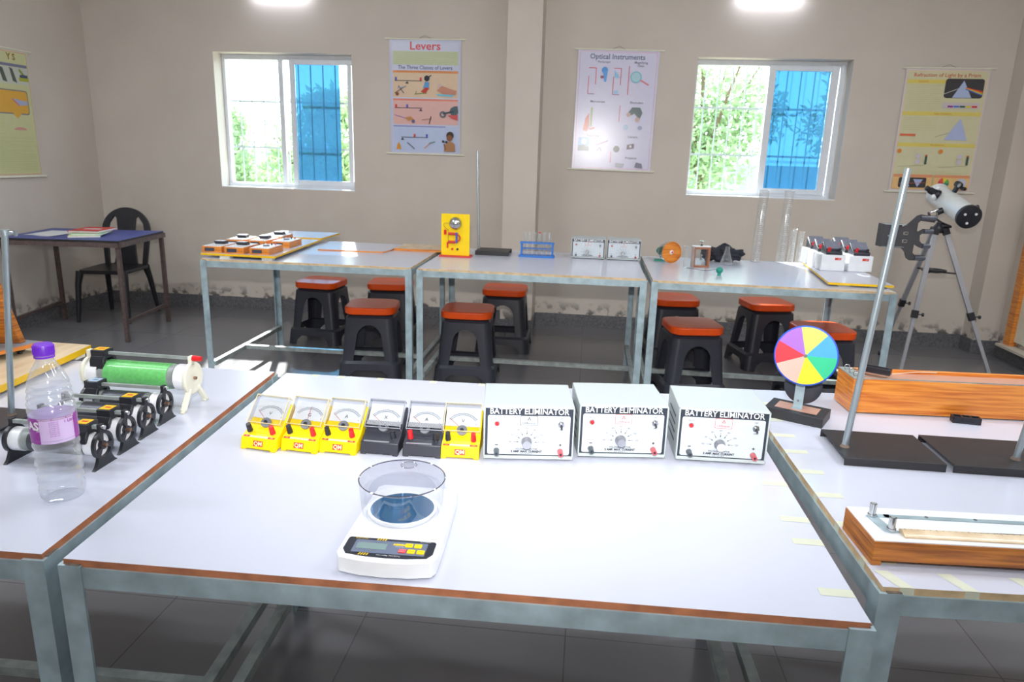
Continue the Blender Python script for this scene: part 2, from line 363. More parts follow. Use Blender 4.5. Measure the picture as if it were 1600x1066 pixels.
def window(n, w, stiles, blue, rails_right):
    x0, x1, z0, z1 = w; y = YW+.135
    fr = MB(); t = .038
    fr.box(x0, x1, y, y+.06, z0, z0+t, M['alu']); fr.box(x0, x1, y, y+.06, z1-t, z1, M['alu'])
    fr.box(x0, x0+t*.7, y, y+.06, z0+t, z1-t, M['alu']); fr.box(x1-t, x1, y, y+.06, z0+t, z1-t, M['alu'])
    o = struct(fr.build('window_%d' % n, bevel=.003))
    for i, (xa, xb, yo) in enumerate(stiles):
        MB().box(xa, xb, y-.004+yo, y+.022+yo, z0+t*.8, z1-t*.8, M['alu']).build('sash_stile', o, .002)
    for (xa, xb, yo) in rails_right:
        s = MB(); s.box(xa, xb, y+yo+.001, y+yo+.02, z0+t*.8, z0+t*1.9, M['alu']); s.box(xa, xb, y+yo+.001, y+yo+.02, z1-t*1.9, z1-t*.8, M['alu'])
        s.build('sash_rail', o, .002)
    g = MB(); yg = YW+.175+.03; n_ = 11
    for k in range(1, n_): 
        xx = x0+(x1-x0)*k/n_; g.cyl((xx, yg, z0-.0), (xx, yg, z1), .0055, M['grille'], seg=8)
    for zz in (z0+(z1-z0)*.31, z0+(z1-z0)*.66): g.box(x0, x1, yg-.003, yg+.003, zz-.008, zz+.008, M['grille'])
    g.build('window_grille', o)
    MB().box(x0+t*.7, blue[0], y+.034, y+.037, z0+t, z1-t, M['pane']).build('window_pane', o)
    MB().box(blue[0], blue[1], y+.010, y+.013, z0+t*1.7, z1-t*1.7, M['bluepane']).build('blue_window_pane', o)
    MB().box(x0, x1, YW-.0, y, z0, z0+.006, M['whiteplastic']).build('window_sill', o)
    return o
w = w1
window(1, w, [(-2.615, -2.575, 0), (-2.515, -2.475, -.012), (-2.03, -1.995, -.0)], (-2.475, -2.10), [(-2.515, -1.985, -.012)])
window(2, w2, [(1.315, 1.365, -.01), (1.775, 1.83, -.014), (1.835, 1.86, -.03)], (1.365, 1.775), [(1.315, 1.83, -.012)])

# the light outside: ground, compound wall, trees
struct(MB().box(-25, 25, YW+.5, 60, -.35, -.3, mat('dry_ground', (168, 158, 128), .9, noise=.2, nscale=1)).build('ground'))
cwb = MB().box(-16, 16, 13.0, 13.25, -.3, 1.35, mat('compound_wall_paint', (150, 170, 190), .8, noise=.1, nscale=1)).build('compound_wall')
tag(cwb, 'low pale blue boundary wall outside beyond the windows', 'wall')
def tree(x, y, h, r, label, seed):
    rnd = random.Random(seed); t = thing('tree', label, 'tree', (x, y, -.3), group='trees outside the windows')
    tb = MB(); tb.tube([(0, 0, 0), (.05, 0, h*.35), (-.05, .05, h*.7)], [.07, .05, .03], M['bark'])
    for k in range(6):
        a = k*PI/3; tb.tube([(0, 0, h*.35), (math.cos(a)*r*.5, math.sin(a)*r*.5, h*.62), (math.cos(a)*r*.8, math.sin(a)*r*.8, h*.75)], [.03, .02, .01], M['bark'], 6)
    tb.build('trunk', t)
    fb = MB()
    for k in range(6000):
        c = rnd.choice([(0, 0, h*.72, 1.), (r*.5, 0, h*.55, .7), (-r*.5, .1, h*.5, .7), (0, -.2, h*.4, .75), (.2, .2, h*.9, .5)])
        u, v_, q = rnd.random()*2*PI, math.acos(2*rnd.random()-1), rnd.random()**.45*r*c[3]
        p = V((c[0]+q*math.sin(v_)*math.cos(u), c[1]+q*math.sin(v_)*math.sin(u), c[2]+q*math.cos(v_)*.8))
        if p.z < .3: continue
        a = V((rnd.gauss(0, 1), rnd.gauss(0, 1), rnd.gauss(0, 1))).normalized(); bb = a.orthogonal().normalized(); s = rnd.uniform(.04, .085)
        fb.poly([p, p+a*s+bb*s*.4, p+a*s*2, p+a*s-bb*s*.4], M['leaf'])
    fb.build('foliage', t)
lf = M['leaf'].node_tree; bs = lf.nodes['Principled BSDF']; tl = lf.nodes.new('ShaderNodeBsdfTranslucent'); tl.inputs[0].default_value = rgb(150, 176, 126)
ms = lf.nodes.new('ShaderNodeMixShader'); ms.inputs[0].default_value = .5; lf.links.new(bs.outputs[0], ms.inputs[1]); lf.links.new(tl.outputs[0], ms.inputs[2]); lf.links.new(ms.outputs[0], lf.nodes['Material Output'].inputs[0])
for i, (x, y, h, r) in enumerate([(-6.2, 11.2, 2.3, .95), (-4.1, 10.6, 2.5, 1.0), (-.6, 11.2, 3.0, 1.0), (1.55, 10.9, 4.2, 1.15), (4.15, 10.9, 4.4, 1.2), (6.4, 11.2, 4.2, 1.2)]):
    tree(x, y, h, r*.86, ['leafy tree outside, leftmost through the left window', 'low green tree outside behind the blue pane of the left window', 'green tree outside between the two windows', 'tall tree outside behind the clear half of the right window', 'tall tree outside behind the blue pane of the right window', 'tall tree outside beyond the right edge of the right window'][i], i)

# lamps on the back wall, just at the top of the picture
for x, lab in ((-2.50, 'white LED batten lamp glowing high on the wall above the left window'), (1.23, 'white LED batten lamp glowing high on the wall above the right window')):
    t = thing('wall_lamp', lab, 'lamp', (x, YW, 2.567), group='LED lamps high on the back wall')
    MB().box(-.26, .26, -.03, 0, -.018, .03, M['whiteplastic']).build('lamp_base', t, .004)
    e = mat('lamp_diffuser', (235, 240, 255), .4, emit=14)
    MB().cyl((-.23, -.052, -.012), (.23, -.052, -.012), .02, e).build('diffuser', t)

# ================================================================== WORK TABLES
def work_table(label, FL, FR, BR, BL, edge='ply', tapes=(), group=None, h=.76, zb=.113, cf=.5):
    """plate corners on the floor plan; galvanised angle-iron frame under a laminated board"""
    c = [(V((p[0], p[1], 0))) for p in (FL, FR, BR, BL)]; o = c[0]; t = thing('work_table', label, 'table', o, group=group); c = [p-o for p in c]
    tp = .012; top = MB(); z = V((0, 0, 1))
    top.prism([p+z*h for p in c], (0, 0, -tp), M['white'], M[edge])
    for (e, a, wd, ln, over) in tapes:            # tape strips: edge index, position 0-1 along edge, width, length onto the plate
        p0, p1 = c[e], c[(e+1) % 4]; d = (p1-p0).normalized(); nn = V((-d.y, d.x, 0)); q = p0.lerp(p1, a)+z*(h+.0004); sk = d*over
        top.poly([q-d*wd/2, q+d*wd/2, q+d*wd/2+nn*ln+sk, q-d*wd/2+nn*ln+sk], M['tape'])
        q2 = p0.lerp(p1, a)-nn*.0006+z*h; top.poly([q2-d*wd/2-z*tp, q2+d*wd/2-z*tp, q2+d*wd/2, q2-d*wd/2], M['tape'])
    top.build('tabletop', t)
    ft = h-tp; fr = MB(); rh = .034
    for i in range(4):
        p0, p1 = c[i], c[(i+1) % 4]; d = (p1-p0).normalized(); nn = V((-d.y, d.x, 0))
        fr.beam(p0-nn*.001+z*(ft-rh/2), p1-nn*.001+z*(ft-rh/2), .005, rh, M['galv'])
        fr.beam(p0+nn*.014+z*(ft-.003), p1+nn*.014+z*(ft-.003), .028, .005, M['galv'])
    fr.build('frame', t)
    for i in range(4):
        p = c[i]; d1 = (c[(i+1) % 4]-p).normalized(); d2 = (c[(i-1) % 4]-p).normalized(); L = MB(); w_ = .036
        # angle iron: two flanges meeting at the outer corner
        q = p-d1*.006-d2*.006; a, b_ = q, q+d1*w_
        L.prism([q, q+d1*w_, q+d1*w_+d2*.005, q+d1*.005+d2*.005, q+d1*.005+d2*w_, q+d2*w_], (0, 0, ft+.004), M['galv'])
        L.beam(q+d1*.012+d2*.010+z*(ft+.0045), q+d1*.034+d2*.010+z*(ft+.0045), .018, .002, M['rust']); L.beam(q+d1*.037-d2*.001+z*(ft-.004), q+d1*.037-d2*.001+z*(ft-.034), .006, .003, M['rust'])
        L.build('leg', t)
    def ins(p, q, r): return p+((q-p).normalized()+(r-p).normalized())*.018
    I = [ins(c[i], c[(i+1) % 4], c[(i-1) % 4])+z*zb for i in range(4)]
    MB().beam(I[0], I[3], .028, .028, M['galv2']).build('stretcher', t); MB().beam(I[1], I[2], .028, .028, M['galv2']).build('stretcher', t)
    MB().beam(I[0].lerp(I[3], cf), I[1].lerp(I[2], cf), .028, .024, M['galv2']).build('stretcher', t)
    return t
T_ = lambda e, lst, ln=.05, wd=.03, ov=0: [(e, a, wd, ln, ov) for a in lst]
work_table('white-topped work table in the middle foreground carrying the kitchen-type digital scale', (-.765, .884), (.421, .907), (.417, 1.875), (-.825, 1.843), 'ply',
           T_(1, [.07, .22, .30, .45], .05, .02)+T_(2, [.42, .55, .66, .78, .87, .93], .022, .02))
work_table('white-topped work table at left foreground carrying the rheostats and water bottle', (-2.0, .862), (-.805, .89), (-.862, 1.848), (-2.06, 1.82), 'ply')
work_table('white-topped work table at right foreground with masking tape along its edges', (.472, 1.002), (1.67, 1.065), (1.645, 2.02), (.447, 1.955), 'ply_light',
           T_(0, [.03, .11, .20, .29, .38, .47], .045, .022, -.02)+T_(3, [.12, .25, .36, .46, .57, .68, .80, .92], .05, .02))
work_table('white-topped back row work table at left, under the boards and electric kits', (-2.17, 3.80), (-.962, 3.815), (-.965, 4.755), (-2.17, 4.755), 'ply_light', zb=.138, cf=.425)
work_table('white-topped back row work table in the middle, carrying the yellow bell board', (-.922, 3.812), (.322, 3.812), (.322, 4.76), (-.922, 4.76), 'ply_light', zb=.138, cf=.425)
work_table('white-topped back row work table at right, carrying the glassware and white boxes', (.356, 3.785), (1.575, 3.75), (1.60, 4.77), (.358, 4.77), 'ply_light', zb=.138, cf=.425)

# blue table and chair in the left corner
t = thing('blue_topped_table', 'blue-topped table with thin brown steel legs in the left corner', 'table', (-3.214, 4.593, 0))
q = [V((-3.214, 4.593, 0)), V((-3.304, 5.27, 0)), V((-4.15, 5.16, 0)), V((-4.03, 4.50, 0))]; q = [p-q[0] for p in q]
b = MB(); b.prism([p+V((0, 0, .725)) for p in q], (0, 0, -.012), M['bluetop'], M['blackmat']); b.build('tabletop', t)
b = MB()
for i in range(4): b.beam(q[i]+V((0, 0, .695)), q[(i+1) % 4]+V((0, 0, .695)), .028, .032, M['brownsteel'])
b.build('frame', t)
ctr = sum(q, V())/4
for p in q:
    s = (ctr-p).normalized()*.02; MB().beam(p+s, p+s+V((0, 0, .7)), .026, .026, M['brownsteel'], (1, 0, 0)).build('leg', t)
for a, b_ in ((0, 1), (2, 3)):
    sa = (ctr-q[a]).normalized()*.02; sb = (ctr-q[b_]).normalized()*.02
    MB().beam(q[a]+sa+V((0, 0, .145)), q[b_]+sb+V((0, 0, .145)), .022, .022, M['brownsteel']).build('stretcher', t)
for k, (x, y, z_, rz, c, lab, sz) in enumerate([
    (-3.88, 4.83, .725, -.15, 'paper', 'loose white papers lying at the left of the book pile on the blue table', (.22, .30, .006)),
    (-3.62, 4.82, .725, .55, 'creamprint', 'yellow-edged exercise book at the bottom of the pile on the blue table', (.20, .27, .012)),
    (-3.60, 4.86, .737, .35, 'green', 'green-edged book in the middle of the pile on the blue table', (.20, .27, .012)),
    (-3.62, 4.90, .749, .15, 'redprint', 'orange-red book on top of the pile on the blue table', (.21, .28, .014))]):
    t = thing('book' if k else 'paper_sheets', lab, 'book' if k else 'paper', (x, y, z_), rz, group='books and papers on the blue table')
    a_, b_, h_ = sz
    if k:
        MB().box(-a_/2+.004, a_/2, -b_/2+.003, b_/2-.003, .0015, h_-.0015, M['paper']).build('pages', t)
        c_ = MB(); c_.box(-a_/2, a_/2, -b_/2, b_/2, 0, .0015, M[c]); c_.box(-a_/2, a_/2, -b_/2, b_/2, h_-.0015, h_, M[c]); c_.box(-a_/2, -a_/2+.004, -b_/2, b_/2, .0015, h_-.0015, M[c])
        if k == 3: c_.box(-.06, .06, -.02, .03, h_, h_+.0004, M['paper'])
        c_.build('cover', t)
    else:
        for j in range(4): MB().box(-a_/2, a_/2, -b_/2, b_/2, j*.0015, j*.0015+.001, M['paper']).build('sheet', t, rotz=j*.08)

def plastic_chair(loc, rz, label):
    t = thing('plastic_chair', label, 'chair', loc, rz)
    B = M['black']
    s = MB(); s.prism([(x, y, .41) for x, y in rrect(.42, .42, .07)], (0, 0, -.028), B); s.build('seat', t, .01, 3, smooth=40)
    for sx in (-1, 1):
        MB().tube([(sx*.185, -.185, .40), (sx*.20, -.205, .30), (sx*.215, -.235, 0)], [.032, .024, .016], B, 10).build('leg', t)
        MB().tube([(sx*.175, .185, .40), (sx*.19, .21, .30), (sx*.215, .26, 0)], [.032, .024, .016], B, 10).build('leg', t)
    # back: arched shell with two openings and a fan-shaped splat
    out = []
    for i in range(25):
        a = PI*i/24; out.append((.215*math.cos(a), .30+.19*math.sin(a)))
    out = [(.185, 0)]+out+[(-.185, 0)]
    bk = MB(); bk.prism([(x, -.012, z) for x, z in out], (0, .024, 0), B); o = bk.build('backrest', t)
    o.location = (0, .19, .385); o.rotation_euler = (-.20, 0, 0)
    bpy.context.view_layer.update(); cs = []
    for sx in (-1, 1):
        P = [(sx*.10, .03), (sx*.145, .02), (sx*.165, .28), (sx*.150, .36), (sx*.105, .42), (sx*.085, .40), (sx*.075, .30), (sx*.085, .14)]
        c = MB(); c.prism([(x, -.1, z) for x, z in P], (0, .2, 0), B); co = c.build('c', t); co.location = o.location; co.rotation_euler = o.rotation_euler; cs.append(co)
    bpy.context.view_layer.update(); cut(o, cs)
    bv = o.modifiers.new('bevel', 'BEVEL'); bv.width = .005; bv.segments = 2; bv.limit_method = 'ANGLE'
    return t
plastic_chair((-3.79, 5.33, 0), .12, 'black moulded plastic chair behind the blue-topped table').scale = (.92, 1, 1)

# stools
def make_stool(loc, rz, label):
    t = thing('plastic_stool', label, 'stool', loc, rz, group='orange and black plastic stools under the back row of tables')
    b = MB(); D = M['dark']
    prof = [(.400, .135, .05), (.385, .150, .05), (.16, .168, .045), (.12, .172, .045), (.105, .186, .05), (.0, .196, .05)]
    rings = []
    for z_, s, r in prof:
        rings.append([b.bm.verts.new((x, y, z_)) for x, y in rrect(2*s, 2*s, r, 6)])
    n = len(rings[0]); fs = []
    for P, Q in zip(rings, rings[1:]): fs += [b.bm.faces.new([P[i], Q[i], Q[(i+1) % n], P[(i+1) % n]]) for i in range(n)]
    fs.append(b.bm.faces.new(rings[0][::-1])); b._tag(fs, D, True); bmesh.ops.recalc_face_normals(b.bm, faces=fs)
    o = b.build('stool_body', t); sol = o.modifiers.new('s', 'SOLIDIFY'); sol.thickness = .006; sol.offset = -1
    bpy.context.view_layer.update(); cs = []
    def arch(w0, w1_, z0, z1, r):
        P = [(-w0, z0), (w0, z0)]
        for i in range(13):
            a = PI*i/12; P.append((w1_*math.cos(a), z1-r+r*math.sin(a)))
        return P
    for ax in (0, 1):
        for P in (arch(.098, .078, .121, .345, .09), [(-.13, -.02), (.13, -.02), (.115, .035), (.08, .065), (-.08, .065), (-.115, .035)]):
            c = MB(); pts = [(x, -.5, z_) if ax == 0 else (-.5, x, z_) for x, z_ in P]; c.prism(pts, (0, 1, 0) if ax == 0 else (1, 0, 0), D)
            co = c.build('c', t); cs.append(co)
    bpy.context.view_layer.update(); cut(o, cs); o.data.materials.clear(); o.data.materials.append(D)
    for p in o.data.polygons: p.material_index = 0
    s = MB(); s.prism([(x, y, .452) for x, y in rrect(.315, .315, .075, 8)], (0, 0, -.045), M['orange']); s.build('seat', t, .008, 3)
    return t
S0 = make_stool((-1.93, 5.0, 0), -.08, 'stool at back left under the left back table, its orange seat in full view')
for x, y, rz, lab in [(-1.32, 4.27, .12, 'front stool under the left back table, beside the middle table leg'), (-1.43, 5.08, .1, 'stool half hidden behind the front stool of the left back table'),
                      (-.715, 4.29, .05, 'front stool under the middle back table'), (-.575, 5.07, .02, 'rear stool under the middle back table, behind its front stool'),
                      (.63, 5.02, .1, 'rear left stool under the right back table, partly behind the table leg'), (.645, 4.20, .16, 'front left stool under the right back table'),
                      (1.26, 5.02, .22, 'rear stool under the right back table with sunlight across its orange seat'), (1.41, 4.27, .12, 'stool behind the coloured disc, under the right back table')]:
    again(S0, (x, y, 0), rz, lab)
# ================================================================== POSTERS
_pc = {}
def C(r, g, b, rough=.22):
    k = (r, g, b, rough)
    if k not in _pc: _pc[k] = mat('print_%d_%d_%d' % (r, g, b), (r, g, b), rough, noise=.02)
    return _pc[k]
class Art:
    """flat print on a sheet: u across, v down, both in metres"""
    def __init__(s, w, h, ground): s.b = MB(); s.w, s.h, s.k = w, h, 0; s.b.box(0, w, -.0008, .0008, -h, 0, ground)
    def y(s): s.k += 1; return -.0009-.00022*s.k
    def rect(s, u0, v0, u1, v1, m): y = s.y(); s.b.poly([(u0, y, -v1), (u1, y, -v1), (u1, y, -v0), (u0, y, -v0)], m)
    def shape(s, pts, m): y = s.y(); s.b.poly([(u, y, -v) for u, v in pts], m)
    def disc(s, u, v, r, m, a0=0, a1=360, r2=None):
        y = s.y(); r2 = r2 or r; n = max(3, int(abs(a1-a0)/15)); P = [(u+r*math.cos(math.radians(a0+(a1-a0)*i/n)), y, -v+r2*math.sin(math.radians(a0+(a1-a0)*i/n))) for i in range(n+(0 if a1-a0 >= 360 else 1))]
        if a1-a0 < 360: P.append((u, y, -v))
        s.b.poly(P, m)
    def line(s, u0, v0, u1, v1, t, m):
        d = V((u1-u0, v1-v0)); n = V((-d.y, d.x)).normalized()*t/2; s.shape([(u0+n.x, v0+n.y), (u1+n.x, v1+n.y), (u1-n.x, v1-n.y), (u0-n.x, v0-n.y)], m)
    def text(s, body, size, u, v, m, align='CENTER', bold=0, sx=1): s.b.text(body, size, (u, s.y(), -v), m, align=align, bold=bold, sx=sx)
    def lines(s, u0, u1, v0, v1, step, m, t=.002):
        v = v0; rnd = random.Random(int(v0*1e4)+int(u0*1e4))
        y = s.y()
        while v < v1:
            e = u1 if rnd.random() > .2 else u0+(u1-u0)*rnd.uniform(.4, .9)
            s.b.poly([(u0, y, -v-t), (e, y, -v-t), (e, y, -v), (u0, y, -v)], m); v += step
def hang(art, label, loc, rz=0, tilt=0):
    t = thing('wall_poster', label, 'poster', loc, rot=(0, tilt, rz), group='laminated science posters on the walls')
    art.b.build('poster_sheet', t)
    for z in (.004, -art.h-.004):
        r = MB(); r.cyl((-.035, -.002, z), (art.w+.035, -.002, z), .0065, M['cream'], seg=10); r.build('poster_rod', t)
    r = MB(); r.tube([(art.w/2-.05, -.001, .008), (art.w/2, -.001, .03), (art.w/2+.05, -.001, .008)], .0012, M['ink'], 5); r.build('hanging_cord', t)
    return t
lil = C(190, 194, 218); dk = C(50, 54, 66); rd = C(214, 70, 78); bl = C(90, 100, 190); br = C(140, 92, 66); tan = C(222, 196, 172); pk = C(222, 178, 172)
# levers
a = Art(.57, .86, C(198, 202, 224)); a.rect(.02, .02, .55, .85, C(206, 210, 230)); a.text('Levers', .085, .285, .048, rd, bold=.0014, sx=1.1)
a.rect(.025, .085, .55, .185, C(196, 204, 168)); a.lines(.035, .54, .095, .18, .014, C(178, 190, 150))
a.text('The Three Classes of Levers', .040, .285, .206, C(96, 108, 150), bold=.0006, sx=.94)
a.rect(.025, .228, .55, .43, C(224, 198, 170)); a.rect(.025, .228, .55, .246, C(222, 150, 96)); a.lines(.06, .5, .233, .242, .02, C(190, 90, 60))
a.rect(.025, .44, .55, .635, C(226, 182, 176)); a.rect(.025, .44, .55, .454, C(228, 140, 120)); a.rect(.025, .645, .55, .845, C(188, 202, 232)); a.rect(.025, .645, .45, .655, C(150, 150, 205))
for v, load, fulc, eff in ((.305, .05, .14, .25), (.51, .14, .25, .05), (.735, .30, .10, .20)):
    u0, u1 = min(load, fulc, eff), max(load, fulc, eff); a.line(u0-.01, v, u1+.01, v, .005, dk); a.shape([(fulc-.014, v+.022), (fulc+.014, v+.022), (fulc, v+.003)], dk)
    a.rect(load-.008, v-.026, load+.008, v-.003, bl); a.rect(eff-.008, v-.026, eff+.008, v-.003, rd)
# pictures: a see-saw figure, a paddler, a barrow, a bicycle, a bell, a pen, tweezers, a boy with a weight
a.disc(.30, .285, .022, dk); a.line(.315, .275, .335, .262, .008, dk); a.shape([(.27, .36), (.285, .31), (.32, .315), (.315, .365)], C(96, 160, 214)); a.shape([(.25, .385), (.29, .352), (.32, .36), (.285, .40)], C(196, 70, 60)); a.line(.20, .405, .30, .395, .006, C(120, 140, 70)); a.line(.21, .405, .215, .38, .005, C(120, 140, 70))
a.line(.04, .40, .13, .345, .006, C(120, 90, 70)); a.line(.07, .345, .115, .40, .006, C(70, 80, 110)); a.line(.06, .36, .13, .35, .006, C(150, 170, 205)); a.disc(.06, .405, .014, br)
a.shape([(.38, .375), (.42, .34), (.54, .375), (.53, .405), (.43, .40)], C(200, 140, 120)); a.shape([(.37, .40), (.53, .405), (.50, .42), (.39, .415)], C(130, 196, 222)); a.disc(.40, .335, .016, C(210, 190, 185))
a.shape([(.12, .585), (.17, .575), (.20, .60), (.15, .61)], C(196, 140, 84)); a.line(.04, .565, .13, .59, .004, bl); a.disc(.19, .612, .014, C(110, 110, 150))
a.line(.26, .60, .34, .59, .004, br); a.line(.335, .57, .32, .63, .007, dk)
a.disc(.43, .555, .026, C(96, 112, 120)); a.disc(.43, .555, .012, pk); a.disc(.52, .53, .034, C(86, 104, 112)); a.line(.43, .55, .54, .525, .012, C(60, 74, 86)); a.shape([(.47, .56), (.55, .555), (.55, .60), (.50, .585)], C(206, 90, 92)); a.rect(.52, .49, .55, .535, C(86, 104, 112))
a.shape([(.05, .83), (.09, .83), (.08, .79), (.07, .775), (.06, .79)], C(222, 150, 60)); a.line(.14, .775, .20, .825, .007, C(90, 98, 112)); a.line(.28, .82, .33, .775, .006, C(206, 140, 90)); a.line(.32, .78, .37, .765, .007, C(110, 130, 130))
a.disc(.49, .715, .030, C(70, 58, 50)); a.disc(.487, .735, .024, br); a.shape([(.44, .84), (.46, .775), (.49, .755), (.53, .78), (.535, .84)], C(176, 130, 92)); a.line(.455, .83, .445, .78, .014, C(150, 104, 76)); a.disc(.435, .762, .010, dk); a.disc(.462, .766, .010, dk); a.line(.43, .764, .465, .768, .006, dk)
hang(a, 'blue-bordered poster titled Levers, right of the left window', (-1.632, YW-.008, 2.232))
# optical instruments
a = Art(.615, .885, C(206, 206, 228)); a.rect(.015, .012, .60, .875, C(224, 150, 170)); a.rect(.018, .015, .597, .872, C(208, 206, 230)); a.text('Optical Instruments', .052, .30, .048, C(96, 108, 140), bold=.001)
for s_, u, v in (('Periscope', .20, .085), ('Magnifying', .48, .085), ('Glass', .48, .108), ('Microscope', .17, .375), ('Binoculars', .47, .375), ('Telescope', .15, .63), ('Camera', .46, .63), ('Projector', .46, .79)): a.text(s_, .024, u, v, C(110, 110, 130), bold=.0004)
for u, v, f_ in ((.09, .13, 1), (.28, .13, -1)):
    a.line(u, v, u+.055, v, .005, rd); a.line(u+.055, v, u+.055, v+.12, .005, rd); a.line(u, v+.06, u, v+.19, .005, rd); a.line(u, v+.19, u+.05, v+.19, .005, C(150, 110, 150))
a.shape([(.285, .14), (.33, .20), (.285, .20)], C(150, 196, 230)); a.rect(.285, .29, .32, .315, C(160, 200, 235))
a.disc(.21, .145, .024, C(74, 150, 222)); a.shape([(.195, .15), (.232, .15), (.225, .23), (.21, .23)], C(84, 158, 226)); a.rect(.18, .185, .205, .205, C(150, 84, 104))
a.line(.395, .11, .395, .32, .005, rd); a.disc(.45, .19, .042, C(120, 186, 206)); a.disc(.45, .19, .034, C(168, 206, 216)); a.line(.485, .21, .55, .245, .010, C(218, 120, 130))
a.shape([(.07, .59), (.085, .50), (.11, .46), (.115, .57), (.10, .60)], C(206, 110, 84)); a.line(.13, .42, .13, .56, .012, C(150, 170, 96)); a.line(.12, .58, .16, .57, .012, C(206, 110, 84)); a.line(.345, .40, .345, .52, .004, rd)
a.shape([(.41, .45), (.44, .41), (.50, .41), (.52, .45), (.50, .50), (.46, .455), (.42, .475)], C(86, 106, 106)); a.disc(.415, .465, .016, C(190, 160, 150)); a.disc(.485, .50, .018, C(190, 160, 150)); a.disc(.40, .56, .02, C(176, 200, 226)); a.disc(.51, .56, .016, C(150, 160, 190))
a.rect(.04, .645, .125, .745, C(110, 156, 222)); a.disc(.085, .675, .022, C(206, 206, 214)); a.shape([(.04, .745), (.04, .71), (.08, .70), (.125, .72), (.125, .745)], C(84, 96, 96))
a.line(.18, .70, .27, .665, .008, C(170, 110, 160)); a.line(.19, .745, .21, .715, .006, C(160, 120, 190)); a.line(.225, .745, .21, .715, .006, C(160, 120, 190)); a.disc(.34, .725, .024, C(90, 96, 84)); a.line(.30, .745, .30, .83, .004, rd)
a.shape([(.42, .69), (.475, .68), (.475, .715), (.42, .725)], C(110, 96, 104)); a.disc(.448, .702, .010, C(206, 206, 214)); a.shape([(.34, .83), (.41, .835), (.40, .865), (.34, .86)], C(166, 166, 176)); a.shape([(.50, .82), (.545, .83), (.555, .865), (.49, .86)], C(110, 110, 130))
hang(a, 'pale lilac glossy poster titled Optical Instruments, left of the right window', (-.150, YW-.008, 2.180), tilt=.01)
# refraction poster
yl = C(212, 208, 172)
a = Art(.585, .88, C(214, 204, 206)); a.rect(.012, .012, .573, .868, C(232, 200, 170)); a.rect(.016, .016, .569, .864, yl); a.text('Refraction of Light by a Prism', .036, .29, .045, C(196, 84, 50), bold=.0004, sx=1.08)
for v in (.075, .30, .525): a.rect(.016, v, .30 if v < .1 else .569, v+.028, C(224, 206, 108))
a.text('Dispersion', .016, .13, .089, C(200, 110, 50)); a.text('Angle of Deviation', .016, .30, .314, C(200, 110, 50)); a.text('Recombination', .016, .30, .539, C(200, 110, 50))
a.lines(.03, .27, .115, .29, .014, C(200, 196, 140)); a.lines(.03, .27, .345, .44, .014, C(200, 196, 140)); a.lines(.03, .55, .73, .75, .012, C(200, 196, 140))
a.shape([(u+.42, v+.135) for u, v in rrect(.27, .135, .02)], C(62, 62, 66)); a.shape([(.345, .20), (.48, .20), (.412, .08)], C(176, 192, 228)); a.line(.285, .175, .385, .135, .004, C(200, 200, 200))
for k, c_ in enumerate((C(222, 60, 50), C(232, 150, 50), C(200, 200, 90), C(80, 96, 200))): a.line(.43, .13+k*.003, .552, .155+k*.009, .007, c_)
a.rect(.285, .235, .545, .275, C(206, 196, 200))
for k, c_ in enumerate(((150, 60, 150), (80, 120, 210), (50, 100, 90), (222, 206, 60), (214, 60, 60))): a.rect(.325+k*.042, .255, .363+k*.042, .268, C(*c_))
a.shape([(.335, .50), (.50, .50), (.432, .345)], C(178, 190, 228)); a.rect(.02, .46, .13, .476, C(222, 110, 74)); a.line(.27, .48, .36, .45, .003, C(150, 150, 130))
for u in (.035, .33):
    a.disc(u, .585, .016, C(226, 140, 60)); a.rect(u+.19, .61, u+.206, .68, C(60, 90, 84)); a.rect(u+.19, .61, u+.206, .62, C(206, 90, 60)); a.disc(u+.14, .62, .018, C(206, 196, 210)); a.disc(u+.14, .66, .018, C(206, 196, 210)); a.line(u, .70, u+.20, .685, .002, C(150, 150, 130))
a.rect(.018, .76, .30, .862, C(232, 190, 130)); a.rect(.31, .76, .567, .862, C(232, 190, 130)); a.rect(.018, .755, .30, .775, C(226, 150, 110)); a.rect(.31, .755, .567, .775, C(226, 150, 110))
a.shape([(u+.16, v+.815) for u, v in rrect(.20, .075, .012)], C(62, 62, 66)); a.shape([(.085, .845), (.145, .845), (.115, .79)], C(170, 186, 226)); a.shape([(.165, .79), (.235, .79), (.20, .848)], C(170, 186, 226)); a.line(.07, .825, .25, .815, .003, C(206, 96, 84))
for k, c_ in enumerate(((96, 170, 90), (226, 206, 70), (226, 90, 70), (206, 60, 90), (150, 84, 160), (90, 150, 220), (60, 130, 110))): a.disc(.385, .815, .040, C(*c_), k*360/7, (k+1)*360/7)
a.disc(.51, .815, .038, C(200, 202, 218))
hang(a, 'yellow poster about refraction of light by a prism, behind the telescope', (2.262, YW-.008, 2.085), tilt=-.005)
